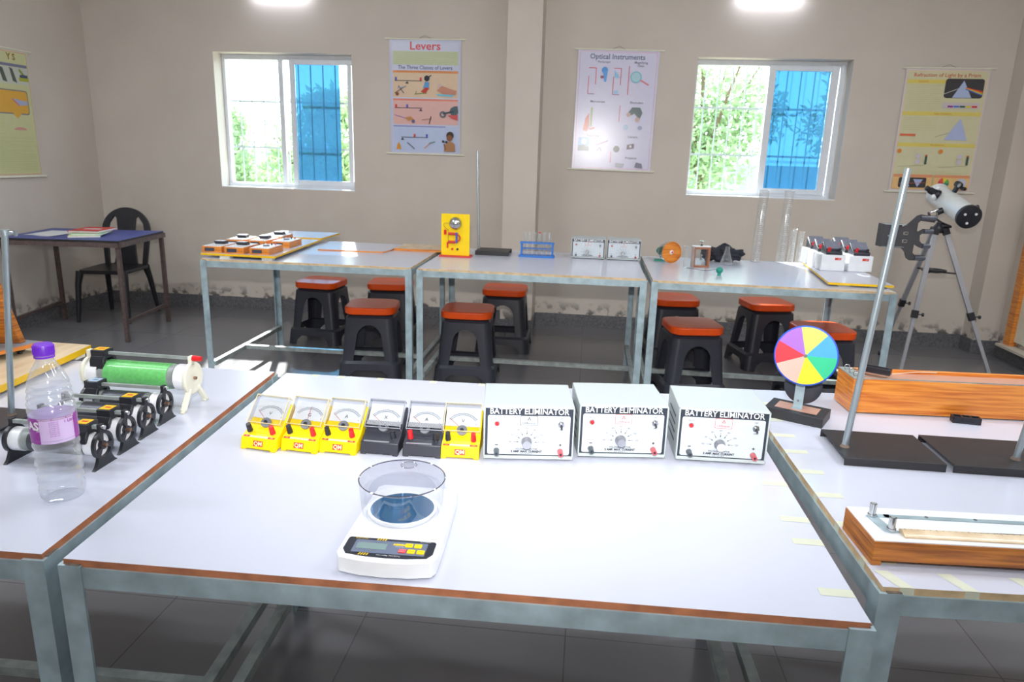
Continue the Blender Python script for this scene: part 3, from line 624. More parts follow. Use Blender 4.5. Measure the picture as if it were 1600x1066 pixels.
# x-ray style poster on the left wall (right part in view)
a = Art(.62, .885, C(206, 206, 190)); a.rect(.012, .012, .608, .873, rd); a.rect(.015, .015, .605, .870, C(202, 204, 156)); a.text('Y S', .06, .46, .05, C(150, 110, 60), bold=.002)
a.rect(.02, .095, .60, .115, C(120, 120, 150)); a.rect(.02, .118, .60, .235, C(196, 200, 190))
a.shape([(.33, .12), (.37, .13), (.40, .225), (.36, .22)], C(84, 92, 86)); a.shape([(.43, .12), (.46, .13), (.49, .225), (.45, .215)], C(84, 92, 86)); a.line(.52, .13, .56, .17, .02, C(130, 150, 70)); a.rect(.51, .185, .60, .21, C(170, 176, 60)); a.rect(.52, .165, .595, .185, C(70, 84, 110))
a.shape([(u+.36, v+.36) for u, v in rrect(.42, .17, .02)], C(120, 120, 130)); a.shape([(u+.36, v+.36) for u, v in rrect(.405, .155, .018)], C(222, 170, 66)); a.shape([(.40, .43), (.50, .43), (.45, .475)], C(222, 170, 66)); a.shape([(.41, .335), (.56, .35), (.56, .375), (.47, .385)], C(170, 176, 206)); a.line(.42, .34, .48, .385, .006, rd)
a.disc(.46, .555, .06, C(206, 150, 140), 0, 180, .02); a.lines(.02, .32, .47, .60, .014, C(186, 192, 130)); a.lines(.02, .59, .61, .85, .013, C(186, 192, 130))
hang(a, 'yellow-green poster on the left wall, cut by the edge of the photo', (XL+.008, 4.565, 2.006), rz=PI/2)
# ================================================================== MIDDLE TABLE
TZ = .76
# analogue student meters
def make_meter(label, loc, rz, body, sign, reading, left='black', right='red', logo=True, hatch=False):
    t = thing('analogue_meter', label, 'meter', loc, rz, group='row of analogue student meters on the middle table')
    w, D = .0805, .088; B = M[body]
    b = MB()                                                      # side profile: low front step, slope, tall back
    P = [(-D/2+.0, .003), (-D/2+.006, .026), (-D/2+.030, .036), (-D/2+.034, .040), (D/2-.012, .078), (D/2, .078), (D/2+.004, .003)]
    b.prism([(-w/2, y, z) for y, z in P], (w, 0, 0), B)
    for sx in (-1, 1):
        for y in (-D/2+.006, D/2-.006): b.box(sx*w/2-(.012 if sx > 0 else 0), sx*w/2+(0 if sx > 0 else .012), y-.006, y+.006, 0, .005, B)
    b.build('meter_body', t, .0015)
    # dial on the sloping bed
    p0, p1 = V((0, -D/2+.036, .043)), V((0, D/2-.010, .086)); up = (p1-p0).normalized(); nn = V((0, -up.z, up.y)); L = (p1-p0).length
    def at(u, v, k=0): return p0+V((u, 0, 0))+up*v+nn*k
    fd = MB(); q0 = L*.27
    fd.prism([at(-w/2+.003, q0), at(w/2-.003, q0), at(w/2-.003, L-.001), at(-w/2+.003, L-.001)], -nn*.002, M['paper'])
    c_ = L*.14; R_ = L*.62
    def arc(r0, r1, m, k, n=22, a0=38, a1=142):
        for i in range(n):
            A, Bq = math.radians(a0+(a1-a0)*i/n), math.radians(a0+(a1-a0)*(i+1)/n)
            fd.poly([at(r0*math.cos(A), c_+r0*math.sin(A), k), at(r1*math.cos(A), c_+r1*math.sin(A), k), at(r1*math.cos(Bq), c_+r1*math.sin(Bq), k), at(r0*math.cos(Bq), c_+r0*math.sin(Bq), k)][::-1], m)
    arc(R_, R_+.0006, M['ink'], .0004); arc(R_-.004, R_-.0034, M['ink'], .0004)
    for i in range(31):
        A = math.radians(40+100*i/30); r0, r1 = R_-.0035, R_+(.003 if i % 5 == 0 else 0); dA = .006
        fd.poly([at(r0*math.cos(A-dA), c_+r0*math.sin(A-dA), .0006), at(r1*math.cos(A-dA), c_+r1*math.sin(A-dA), .0006), at(r1*math.cos(A+dA), c_+r1*math.sin(A+dA), .0006), at(r0*math.cos(A+dA), c_+r0*math.sin(A+dA), .0006)], M['inkblue'])
    fd.text(sign, .011, at(0, q0+.012, .0006), M['inkdark'], (1, 0, 0), up); fd.text('R', .004, at(w/2-.012, q0+.005, .0006), M['inkdark'], (1, 0, 0), up)
    fd.build('dial_face', t)
    A = math.radians(reading); nd = MB(); nd.beam(at(0, c_, .003), at(R_*math.cos(A), c_+R_*math.sin(A), .003), .0007, .0004, M['redprint'], nn); nd.build('needle', t)
    mv = MB(); mv.cyl(at(0, c_-.003, .0005), at(0, c_-.003, .006), .011, M['grey']); mv.cyl(at(0, c_-.003, .006), at(0, c_-.003, .008), .004, M['inkdark']); mv.build('coil_hub', t)
    if hatch:
        hb = MB(); hb.prism([at(-w/2+.004, L*.10, .0095), at(w/2-.004, L*.10, .0095), at(w/2-.004, q0, .0095), at(-w/2+.004, q0, .0095)], nn*.0004, M['hatch']); hb.build('hatched_mask', t)
    # clear cover box
    cv = MB(); a, c2 = w/2-.002, w/2-.002; bot, top = .0, L+.004
    lo = [at(-a, bot, .000), at(a, bot, .000), at(a, top, .000), at(-a, top, .000)]; hi = [at(-a, bot, .013), at(a, bot, .013), at(a, top, .013), at(-a, top, .013)]
    cv.poly(hi, M['cover'])
    for i in range(4): cv.poly([lo[i], lo[(i+1) % 4], hi[(i+1) % 4], hi[i]], M['cover'])
    cv.build('clear_cover', t)
    rim = MB()
    for i in range(4): rim.beam(hi[i], hi[(i+1) % 4], .0014, .0014, M['coveredge' if not hatch else 'coveredge2'], nn); rim.beam(lo[i], hi[i], .0012, .0012, M['coveredge' if not hatch else 'coveredge2'], (1, 0, 0))
    rim.build('cover_rim', t)
    for sx, cc in ((-1, left), (1, right)):
        if not cc: continue
        g = MB(); x = sx*w*.33; y = -D/2+.020; bz = .032; dr = V((0, -.35, .94)).normalized()
        g.cyl(V((x, y, bz)), V((x, y, bz))+dr*.004, .0045, M['chrome']); g.cyl(V((x, y, bz))+dr*.004, V((x, y, bz))+dr*.022, .0062, M[cc], .0050, 14); g.build('terminal_post', t)
    yf = -D/2+.0025
    if logo:
        st = MB(); o2 = V((0, -D/2+.006, .026)); s2 = (V((0, -D/2+.030, .036))-o2).normalized(); n2 = V((0, -s2.z, s2.y))
        def q(u, v, k): return o2+V((u, 0, 0))+s2*v+n2*k
        for u0, u1, mm in ((-.036, -.022, 'redprint'), (-.022, .020, 'creamprint'), (.020, .036, 'redprint')): st.poly([q(u0, .001, .0004), q(u1, .001, .0004), q(u1, .006, .0004), q(u0, .006, .0004)], M[mm])
        st.text('THE METERING CORP', .0034, q(-.001, .0035, .0007), M['ink'], (1, 0, 0), s2)
        st.text('ISO', .0034, q(-.029, .0035, .0007), M['creamprint'], (1, 0, 0), s2); st.text('TYPE', .0034, q(.028, .0035, .0007), M['creamprint'], (1, 0, 0), s2)
        u = V((0, .006, .023)).normalized(); n3 = V((0, -u.z, u.y)); o3 = V((0, -D/2+.0, .003))
        def g3(a_, b_, k): return o3+V((a_, 0, 0))+u*b_+n3*k
        st.poly([g3(-.011, .006, .0004), g3(.011, .006, .0004), g3(.011, .018, .0004), g3(-.011, .018, .0004)], M['redprint'])
        st.text('QM', .0120, g3(0, .0118, .0008), M['creamprint'], (1, 0, 0), u, bold=.0002, sx=1.0)
        st.build('maker_label', t)
    else:
        st = MB(); o2 = V((0, -D/2+.006, .026)); s2 = (V((0, -D/2+.030, .036))-o2).normalized(); n2 = V((0, -s2.z, s2.y))
        st.poly([o2+V((a_, 0, 0))+s2*b_+n2*.0004 for a_, b_ in ((-.034, .001), (.020, .001), (.020, .005), (-.034, .005))], M['grey'])
        st.build('name_strip', t)
    return t
M['coveredge'] = mat('amber_cover_edge', (214, 196, 150), .3); M['coveredge2'] = mat('grey_cover_edge', (150, 152, 164), .3)
def hatch_mat():
    X = mat('hatched_mask', (40, 42, 50), .4); nt = X.node_tree; b = nt.nodes['Principled BSDF']
    tc = nt.nodes.new('ShaderNodeTexCoord'); w_ = nt.nodes.new('ShaderNodeTexWave'); w_.bands_direction = 'DIAGONAL'; w_.inputs['Scale'].default_value = 170
    cr = nt.nodes.new('ShaderNodeValToRGB'); cr.color_ramp.interpolation = 'CONSTANT'; cr.color_ramp.elements[0].color = rgb(40, 42, 50); cr.color_ramp.elements[1].position = .5; cr.color_ramp.elements[1].color = rgb(226, 228, 234)
    nt.links.new(tc.outputs['Object'], w_.inputs[0]); nt.links.new(w_.outputs[1], cr.inputs[0]); nt.links.new(cr.outputs[0], b.inputs['Base Color']); return X
M['hatch'] = hatch_mat()
for x, y, rz, args in [
    (-.6555, 1.360, -.13, ('yellow-based voltmeter marked V at the left end of the meter row', 'yellow', 'V', 140, 'black', 'red')),
    (-.571, 1.366, -.10, ('yellow-based galvanometer marked G, second from the left in the meter row', 'yellow', 'G', 90, 'black', 'red')),
    (-.491, 1.372, -.06, ('yellow-based ammeter marked A, between the galvanometer and the first dark meter', 'yellow', 'A', 140, 'black', 'red')),
    (-.407, 1.382, -.02, ('dark grey meter with hatched mask and no red terminal', 'dark', 'X', 140, None, 'black')),
    (-.319, 1.386, .02, ('dark grey ammeter with hatched mask, red terminal on its left', 'dark', 'A', 140, 'red', 'black')),
    (-.241, 1.392, .05, ('yellow-based voltmeter standing right beside the first battery eliminator', 'yellow', 'V', 140, 'black', 'red'))]:
    lab, body, sg, rd_, lf_, rt = args
    make_meter(lab, (x, y, TZ), rz, body, sg, rd_, lf_, rt, logo=body == 'yellow', hatch=body == 'dark')

# battery eliminators
def make_elim(label, loc, rz, stamp='red', group='battery eliminator boxes on the middle table', knob='grey'):
    t = thing('battery_eliminator', label, 'power supply', loc, rz, group=group)
    w, D, h = .186, .150, .118
    b = MB(); z0 = .004; tt = .0025                      # folded cover that stands proud of the front panel
    b.prism([(-w/2, -D/2, z0), (w/2, -D/2, z0), (w/2, -D/2, h), (-w/2, -D/2, h)], (0, D, 0), M['eliminator']); o = b.build('case', t, .0015)
    fr = MB()
    for x0, x1, za, zb_ in ((-w/2, -w/2+.003, z0, h), (w/2-.003, w/2, z0, h), (-w/2, w/2, h-.003, h), (-w/2, w/2, z0, z0+.007)): fr.box(x0, x1, -D/2-.004, -D/2, za, zb_, M['eliminator'])
    fr.build('front_rim', t, .0008)
    ft = MB()
    for sx in (-1, 1):
        for sy in (-1, 1): ft.cyl((sx*w*.42, sy*D*.42, 0), (sx*w*.42, sy*D*.42, z0), .006, M['black'], seg=12)
    ft.build('rubber_feet', t)
    vt = MB()
    for sx in (-1, 1):
        for k in range(4): vt.box(sx*w/2-.0006, sx*w/2+.0006, -.04, .04, .03+.018*k, .034+.018*k, M['panelband'])
    vt.build('side_vent', t)
    y = -D/2-.0006; p = MB(); X0, X1, Z0, Z1 = -w/2+.003, w/2-.003, z0+.007, h-.003
    p.box(X0, X1, y, y+.0006, Z0, Z1, M['panelband'])
    def R(x0, x1, za, zb_, m, k): p.poly([(x0, y-k, za), (x1, y-k, za), (x1, y-k, zb_), (x0, y-k, zb_)], m)
    zt = Z1-.016; cz = (Z0+.002+zt)/2; p.poly([(u, y-.0003, cz+v) for u, v in rrect(X1-X0-.010, zt-Z0-.002, .004)], M['panel'])
    # heading in a slab-serif manner: bold letters with small serif ticks
    p.text('BATTERY ELIMINATOR', .0172, (0, y-.0006, Z1-.0078), M['paper'], bold=.0003, sx=.93)
    if stamp:
        sc = M['redprint'] if stamp == 'red' else M['inkdark']
        for q, (c1, kk) in enumerate(((sc, .0005), (M['panel'], .0007))):
            e = .0008*q; p.poly([(u, y-kk, zt-.011+v) for u, v in rrect(.036-2*e, .022-2*e, .002)], c1)
        p.poly([(-.004, y-.0009, zt-.010), (.004, y-.0009, zt-.010), (0, y-.0009, zt-.0025)], sc); p.poly([(-.0022, y-.0011, zt-.0092), (.0022, y-.0011, zt-.0092), (0, y-.0011, zt-.0052)], M['panel'])
        p.text('LABequip', .0068, (0, y-.0009, zt-.0165), sc)
    I = M['inkdark']; k = .0009; kc = V((-.004, y, Z0+.030))
    p.text('PILOT', .0045, (-w*.355, y-k, zt-.008), M['ink']); p.text('OFF', .0045, (w*.355, y-k, zt-.006), M['ink']); p.text('ON', .0045, (w*.355, y-k, zt-.030), M['ink'])
    for i, s in enumerate(('0V', '2V', '4V', '6V', '8V', '10V', '12V')):
        A = math.radians(180-30*i); c_, s_ = math.cos(A), math.sin(A); a0, a1 = .016, .027
        p.text(s, .0052, kc+V((c_*.034, -k, s_*.031)), M['ink']); n_ = V((-s_, 0, c_))
        q0, q1 = kc+V((c_*a0, -k, s_*a0)), kc+V((c_*a1, -k, s_*a1)); p.poly([q0-n_*.0003, q1-n_*.0003, q1+n_*.0003, q0+n_*.0003], I)
        q2 = kc+V((c_*(a0+.004), -k, s_*(a0+.004))); p.poly([q0, q2-n_*.0012, q2+n_*.0012], I)
    p.text('VOLTAGE SELECTOR', .0048, (-.004, y-k, Z0+.0145), M['ink'], bold=.0001); p.text('2 AMP. MAX. CURRENT', .0062, (-.004, y-k, Z0+.0088), I, bold=.0003); p.text('D.C. OUTPUT', .0040, (-.004, y-k, Z0+.0040), I)
    p.text('-', .014, (-w*.355, y-k, Z0+.024), I, bold=.0003, sx=1.6); p.text('+', .011, (w*.355, y-k, Z0+.024), I, bold=.0003)
    p.build('front_panel', t)
    kb = MB(); kb.cyl(kc, kc+V((0, -.003, 0)), .012, M['chrome']); kb.cyl(kc+V((0, -.003, 0)), kc+V((0, -.018, -.000)), .0105, M['grey'], .0088, 20, capm=M['chrome'] if knob == 'grey' else M['whiteplastic']); kb.build('voltage_knob', t)
    pl = MB(); c0 = V((-w*.355, y, zt-.018)); pl.cyl(c0, c0+V((0, -.003, 0)), .0058, M['chrome']); pl.ball(c0+V((0, -.004, 0)), .0042, M['red']); pl.build('pilot_lamp', t)
    sw = MB(); c0 = V((w*.355, y, zt-.018)); sw.cyl(c0, c0+V((0, -.003, 0)), .0075, M['chrome'], seg=6); sw.cyl(c0+V((0, -.003, 0)), c0+V((0, -.008, 0)), .0042, M['chrome']); sw.tube([c0+V((0, -.007, 0)), c0+V((0, -.015, -.004))], .0022, M['dark']); sw.build('toggle_switch', t)
    for sx, cc in ((-1, 'darkterm'), (1, 'pinkterm')):
        c0 = V((sx*w*.355, y, Z0+.011)); g = MB(); g.cyl(c0, c0+V((0, -.003, 0)), .0062, M['chrome']); g.cyl(c0+V((0, -.003, 0)), c0+V((0, -.020, 0)), .0060, M[cc], .0052, 14); g.cyl(c0+V((0, -.020, 0)), c0+V((0, -.0205, 0)), .0025, M['inkdark']); g.build('output_terminal', t)
    return t
M['darkterm'] = mat('dark_terminal', (74, 84, 90), .3); M['pinkterm'] = mat('worn_red_terminal', (196, 84, 92), .3)
make_elim('battery eliminator with a black maker stamp, next to the yellow voltmeter', (-.108, 1.443, TZ), .13, 'black')
make_elim('battery eliminator with red stamp in the middle of the three on the front table', (.086, 1.488, TZ), .13, 'red')
make_elim('battery eliminator with red stamp and pale knob beside the table gap', (.300, 1.502, TZ), .03, 'red', knob='white')

# digital scale
t = thing('digital_scale', 'white digital scale with black and yellow keypad and clear draught ring', 'scale', (-.275, 1.032, TZ), .02)
b = MB(); w, d = .152, .240
P = [(-w/2+.006, -d/2), (-w/4, -d/2-.007), (0, -d/2-.009), (w/4, -d/2-.007), (w/2-.006, -d/2), (w/2, -d/2+.012), (w/2, -.03), (w/2-.004, d/2-.01), (w/2-.014, d/2), (-w/2+.014, d/2), (-w/2+.004, d/2-.01), (-w/2, -.03), (-w/2, -d/2+.012)]
b.prism([(x, y, .030) for x, y in P], (0, 0, -.027), M['whiteplastic'])
for sx in (-1, 1):
    for sy in (-1, 1): b.cyl((sx*.05, sy*.09, 0), (sx*.05, sy*.09, .004), .008, M['black'], seg=12)
b.build('scale_body', t, .006, 3)
b = MB(); z = .0305; pf = [(-.060, -.066), (.060, -.066), (.0625, -.070), (.0625, -.100), (.056, -.112), (.03, -.117), (0, -.1185), (-.03, -.117), (-.056, -.112), (-.0625, -.100), (-.0625, -.070)]
b.prism([(x*1.1, y, z+.0005) for x, y in pf], (0, 0, -.001), M['inkdark'])
b.poly([(x, y, z+.0008) for x, y in rrect(.112, .036, .002, cx=.001, cy=-.0905)], M['scaleface'])
def sp(x, y, w_, h_, m_, k): b.poly([(u, v, z+k) for u, v in rrect(w_, h_, min(w_, h_)*.15, cx=x, cy=y)], m_)
for q in range(4):
    for (x, y) in ((-.022, -.0692), (-.040, -.1125)):
        b.poly([(x+q*.004-.002, y-.003, z+.001), (x+q*.004-.0002, y-.003, z+.001), (x+q*.004+.0018, y+.003, z+.001), (x+q*.004, y+.003, z+.001)], M['yellow'])
U = (0, 1, 0)
b.text('ECP-2100', .0048, (-.048, -.0692, z+.001), M['yellow'], (1, 0, 0), U); b.text('BL-P3/6001', .0036, (.052, -.0692, z+.001), M['paper'], (1, 0, 0), U)
b.text('KERRO', .0066, (.015, -.0815, z+.0011), M['yellow'], (1, 0, 0), U, bold=.0004); b.text('Series 5A', .0036, (.015, -.0868, z+.0011), M['paper'], (1, 0, 0), U); b.text('Max=600g  Min=0.01g', .0040, (.004, -.1130, z+.001), M['paper'], (1, 0, 0), U)
b.build('control_panel', t)
b = MB(); b.prism([(x, y, z+.0014) for x, y in rrect(.046, .017, .001, cx=-.027, cy=-.090)], (0, 0, -.0005), M['lcd']); b.build('display', t)
for (x, y, s, c_) in ((.029, -.082, 'HOLD', 'yellow'), (.043, -.0825, 'PCS', 'yellow'), (.022, -.0985, '', 'red'), (.0355, -.0985, 'MODE', 'yellow'), (.050, -.0985, 'TARE', 'yellow')):
    b = MB(); b.prism([(u, v, z+.0020) for u, v in rrect(.0115, .0098, .0012, cx=x, cy=y)], (0, 0, -.001), M[c_])
    if s: b.text(s, .0030, (x, y, z+.0023), M['inkdark'], (1, 0, 0), U)
    else:
        b.poly([(x+u, y+v, z+.0022) for u, v in rrect(.0098, .0082, .001)], M['paper']); b.poly([(x+u, y+v, z+.0024) for u, v in rrect(.0088, .0072, .001)], M['red'])
        for i in range(18):
            A, B_ = math.radians(120+300*i/18), math.radians(120+300*(i+1)/18); b.poly([(x+r*math.cos(a_), y+r*math.sin(a_), z+.0026) for r, a_ in ((.0022, A), (.0028, A), (.0028, B_), (.0022, B_))], M['paper'])
        b.poly([(x-.0003, y, z+.0027), (x+.0003, y, z+.0027), (x+.0003, y+.003, z+.0027), (x-.0003, y+.003, z+.0027)], M['paper'])
    b.build('key', t)
cy = .016
b = MB(); b.lathe([(.0, .030), (.068, .030), (.068, .033), (.064, .034), (.060, .034), (.058, .032), (0, .032)], (-.005, cy, 0), M['whiteplastic'], seg=48); b.build('platform_seat', t)
b = MB(); b.lathe([(0, .033), (.052, .033), (.056, .037), (.057, .042), (.055, .0425), (.0505, .0415)], (-.005, cy, 0), M['whiteplastic'], seg=48); b.build('pan_rim', t)
b = MB(); b.lathe([(0, .0425), (.0520, .0425), (.0525, .041)], (-.005, cy, 0), M['steelplate'], seg=48); b.build('weighing_pan', t)
b = MB(); b.lathe([(.0655, .035), (.0705, .096)], (-.005, cy, 0), M['clear'], seg=64); b.build('draught_ring', t)
b = MB(); b.lathe([(.0700, .095), (.0712, .0965), (.0700, .0975), (.0690, .0965), (.0700, .095)], (-.005, cy, 0), M['cupedge'], seg=64); b.build('ring_rim', t)
b = MB(); b.lathe([(0, .0972), (.0135, .0972)], (-.005, cy+.048, 0), M['clear'], seg=32); b.lathe([(.0135, .0968), (.0140, .0973), (.0135, .0978), (.0130, .0973), (.0135, .0968)], (-.005, cy+.048, 0), M['cupedge'], seg=32); b.build('lid_hole', t)
b = MB(); b.lathe([(0, .0968), (.0700, .0968)], (-.005, cy, 0), clear('clear_lid', (248, 249, 252), .04, .03, .35), seg=64); b.build('clear_lid', t)
bpy.context.view_layer.update()
s = MB(); s.prism([(0, 0, .0008), (.014, .003, .0008), (.016, .010, .0012), (.004, .012, .0008), (-.003, .006, .001)], (0, 0, -.0006), M['cream']); tag(s.build('paper_scrap', loc=(-.150, 1.155, TZ)), 'tiny torn paper scrap on the middle table right of the scale', 'paper scrap')

# ================================================================== LEFT TABLE
# water bottle
t = thing('water_bottle', 'empty ribbed clear plastic water bottle with purple cap and purple label', 'bottle', (-.908, 1.072, TZ), .20)
prof = [(0, .004), (.018, .004), (.030, .000), (.0345, .006), (.036, .016)]
z = .022
while z < .108: prof += [(.0365, z), (.0342, z+.005), (.0342, z+.008), (.0365, z+.013)]; z += .0165
prof += [(.0355, .112), (.0355, .158), (.0368, .163)]
z = .168
while z < .205: k = (z-.168)/.04; prof += [(.0368-.004*k, z), (.0345-.004*k, z+.004), (.0368-.005*k, z+.009)]; z += .0115
prof += [(.0300, .220), (.0240, .234), (.0170, .246), (.0135, .252), (.0130, .258), (.0150, .2585), (.0150, .261), (.0128, .262), (.0128, .274)]
b = MB(); b.lathe(prof, (0, 0, 0), M['bottle'], seg=56); b.build('bottle_body', t)
b = MB(); b.lathe([(0, .281), (.0140, .281), (.0155, .279), (.0158, .262), (.0150, .262)], (0, 0, 0), M['purple'], seg=40)
for i in range(40):
    a_ = 2*PI*i/40; b.beam((.0159*math.cos(a_), .0159*math.sin(a_), .264), (.0159*math.cos(a_), .0159*math.sin(a_), .278), .0008, .0008, M['purple'], (1, 0, 0))
b.lathe([(.0152, .2575), (.0158, .2575), (.0158, .261), (.0152, .261)], (0, 0, 0), M['purple'], seg=40); b.build('cap', t)
b = MB(); R_ = .0362
def band(a0, a1, z0, z1, m_, r):
    n = max(2, int((a1-a0)/4))
    for i in range(n):
        A, B_ = math.radians(a0+(a1-a0)*i/n), math.radians(a0+(a1-a0)*(i+1)/n)
        b._tag([b.bm.faces.new([b.bm.verts.new((r*math.cos(q), r*math.sin(q), zz)) for q, zz in ((A, z0), (B_, z0), (B_, z1), (A, z1))])], m_, True)
band(0, 360, .112, .158, M['labellilac'], R_); band(-165, -98, .112, .158, M['labelpurple'], R_+.0002); band(-10, 15, .112, .158, M['labelpurple'], R_+.0002); band(-98, -10, .154, .158, M['labelpurple'], R_+.0002)
def curvetext(s, size, adeg, z, m_, bold=0, sx=1):
    g = MB(); g.text(s, size, (0, 0, 0), m_, bold=bold, sx=sx)
    off = len(b.bm.verts); mp = {}
    for v_ in g.bm.verts:
        a_ = math.radians(adeg)+v_.co.x/R_; mp[v_] = b.bm.verts.new(((R_+.0006)*math.cos(a_), (R_+.0006)*math.sin(a_), z+v_.co.z))
    b._tag([b.bm.faces.new([mp[v_] for v_ in f_.verts]) for f_ in g.bm.faces], m_); g.bm.free()
curvetext('AS', .020, -116, .144, M['paper'], .0008); curvetext('Jal', .007, -101, .137, M['paper']); curvetext('1 Litre', .0075, -22, .149, M['labelpurple'], .0002)
curvetext('PACKAGED DRINKING WATER', .0042, -54, .156, M['paper'], .0001)
for k in range(8): curvetext('DESCRIPTION TEXT'.replace('DESCRIPTION TEXT', 'llll lll lllll ll llll'), .0028, -62, .1505-.0035*k, M['labelpurple'])
b.build('label', t)

# rheostats
def rheostat(label, loc, rz, L, r, cz, slider_u, end='dark', wind='winding', big=False, sticker='yellowedge', group='rheostats on the left table'):
    t = thing('rheostat', label, 'rheostat', loc, rz, group=group); E_ = M['black'] if end == 'dark' else M['cream']; h = cz+r*1.25+.012 if not big else cz+r+.022
    for sx in (-1, 1):
        x = sx*L/2; e = MB(); tk = .007 if not big else .009; R2 = r*1.18
        if not big:      # ring with flared foot
            P = [(-.030, 0), (-.023, .004), (-.0105, .020), (-.012, cz-R2*.6)]
            A = [(R2*math.cos(math.radians(a_)), cz+R2*math.sin(math.radians(a_))) for a_ in range(215, 100, -12)]
            top = [(-.006, cz+R2+.004), (-.006, h), (.006, h), (.006, cz+R2+.004)]; A2 = [(-p[0], p[1]) for p in A[::-1]]
            P2 = [(-.034, 0), (-.026, .006), (-.020, .016), (-.018, cz-R2*.75)]
            out = P2+[(-.0185, cz-R2*.72)]+A+top+A2+[(.0185, cz-R2*.72)]+[(-p[0], p[1]) for p in P2[::-1]]
            e.prism([(x-tk/2, y, z) for y, z in out], (tk, 0, 0), E_)
            o = e.build('end_stand', t); bpy.context.view_layer.update(); cs = []
            for q in range(3):
                c = MB(); a0 = math.radians(120*q+42); 
                pts = []
                for i in range(9): a_ = a0+math.radians(-44+11*i); pts.append((.80*R2*math.cos(a_), cz+.80*R2*math.sin(a_)))
                for i in range(9): a_ = a0+math.radians(44-11*i); pts.append((.30*R2*math.cos(a_), cz+.30*R2*math.sin(a_)))
                c.prism([(x-.02, y, z) for y, z in pts], (.04, 0, 0), E_); co = c.build('c', t); cs.append(co)
            bpy.context.view_layer.update(); cut(o, cs)
        else:
            e.cyl((x-tk/2, 0, cz), (x+tk/2, 0, cz), R2, E_, seg=32)
            for sy in (-1, 1): e.beam((x, sy*.016, cz-R2*.6), (x, sy*.048, .004), tk, .013, E_, (1, 0, 0)); e.box(x-tk/2, x+tk/2, sy*.048-.008, sy*.048+.008, 0, .006, E_)
            e.beam((x, 0, cz+R2*.8), (x, 0, h), tk, .015, E_, (0, 1, 0)); e.build('end_stand', t, .002)
        g = MB(); g.cyl((x+sx*tk/2, 0, cz), (x+sx*(tk/2+.006), 0, cz), .004, M['copper'] if sx > 0 else M['chrome'], seg=8)
        g.build('end_nut', t)
        g = MB(); g.cyl((x-sx*tk/2, 0, cz), (x-sx*(tk/2+.022 if not big else tk/2+.028), 0, cz), r*.96, M['whiteplastic'], seg=32); g.build('ceramic_end', t)
    a0 = L/2-(.029 if not big else .036)
    g = MB(); g.cyl((-a0, 0, cz), (a0, 0, cz), r*.90, M['galv2'], seg=32); g.build('core_tube', t)
    g = MB(); g.cyl((-a0+.014, 0, cz), (a0-.014, 0, cz), r*.95, M[wind], seg=40); g.build('winding', t)
    zr = h-.006
    g = MB(); g.beam((-L/2, 0, zr), (L/2+(.0 if not big else .012), 0, zr), .007, .007, M['galv2']); g.build('slide_rod', t)
    sx0 = slider_u; sl = MB(); sw = .030 if not big else .036
    sl.box(sx0-sw/2, sx0+sw/2, -.017, .017, zr-.006, zr+.009, M['black'])
    sl.prism([(sx0-sw/2, y, z) for y, z in ((-.017, zr-.005), (-.024, zr-.016), (-.026, cz+r*.35), (-.019, cz+r*.4), (-.012, zr-.012), (.012, zr-.012), (.019, cz+r*.4), (.026, cz+r*.35), (.024, zr-.016), (.017, zr-.005))], (sw, 0, 0), M['black'])
    sl = sl.build('slider', t, .0012)
    g = MB(); g.box(sx0-sw*.42, sx0+sw*.36, -.012, .012, zr+.009, zr+.0096, M[sticker]); g.box(sx0-sw*.2, sx0+sw*.2, -.003, .003, zr+.0096, zr+.0099, M['redprint' if sticker == 'yellowedge' else 'inkblue']); g.build('sticker', sl)
    g = MB(); g.cyl((L/2+.003, 0, zr), (L/2+.009, 0, zr), .0045, M['chrome'] if not big else M['red'], seg=12)
    if big: g.cyl((L/2+.006, 0, zr), (L/2+.026, 0, zr), .0075, M['red'], .006, 12)
    g.build('rod_end', t)
    return t
rheostat('black rheostat nearest the water bottle, yellow sticker on its slider, end stand in front', (-1.012, 1.20, TZ), 0, .185, .0245, .043, .062)
rheostat('black rheostat second from the front, between two others with yellow stickers', (-1.016, 1.28, TZ), 0, .185, .0245, .043, .058)
rheostat('black rheostat third from the front with yellow sticker on its slider', (-1.022, 1.358, TZ), 0, .185, .0245, .043, .060)
M['bluetint'] = mat('pale_blue_sticker', (170, 190, 214), .4)
rheostat('black rheostat just in front of the green one, pale blue sticker on its slider', (-1.030, 1.44, TZ), 0, .185, .0245, .043, -.070, sticker='bluetint')
rheostat('large green-wound rheostat with cream end stands and a red knob', (-1.058, 1.545, TZ), -.02, .262, .033, .073, -.098, 'cream', 'green', True)

# board with yellow edge and the wooden levelled stand on it
t = thing('laminate_board', 'wood-look board with yellow edge lying at the back of the left table', 'board', (-1.45, 1.53, TZ))
b = MB(); P = [(.03, -.02), (-.015, .385), (-.62, .40), (-.62, -.35), (.05, -.35)]
b.prism([(x, y, .026) for x, y in P], (0, 0, -.018), M['pine'], M['yellowedge']); b.build('board', t)
b = MB()
for x, y in ((-.03, .33), (-.02, .0), (-.5, .3), (-.5, -.2)): b.box(x-.02, x+.02, y-.02, y+.02, 0, .008, M['cream'])
b.build('foam_feet', t)
t = thing('wooden_instrument_stand', 'orange varnished wooden stand with levelling screw, cut by the left edge', 'instrument stand', (-1.66, 1.76, TZ+.026), 0)
b = MB(); b.prism([(x, y, .030) for x, y in ((.115, .065), (-.25, .10), (-.28, -.16), (.05, -.17))], (0, 0, -.012), M['grey'], M['teak']); b.build('base_board', t, .001)
b = MB(); b.prism([(-.03, .0, .030), (.075, .03, .030), (.012, .0, .33), (-.05, .0, .33)], (0, .022, 0), M['teakdark']); b.build('upright', t, .002)
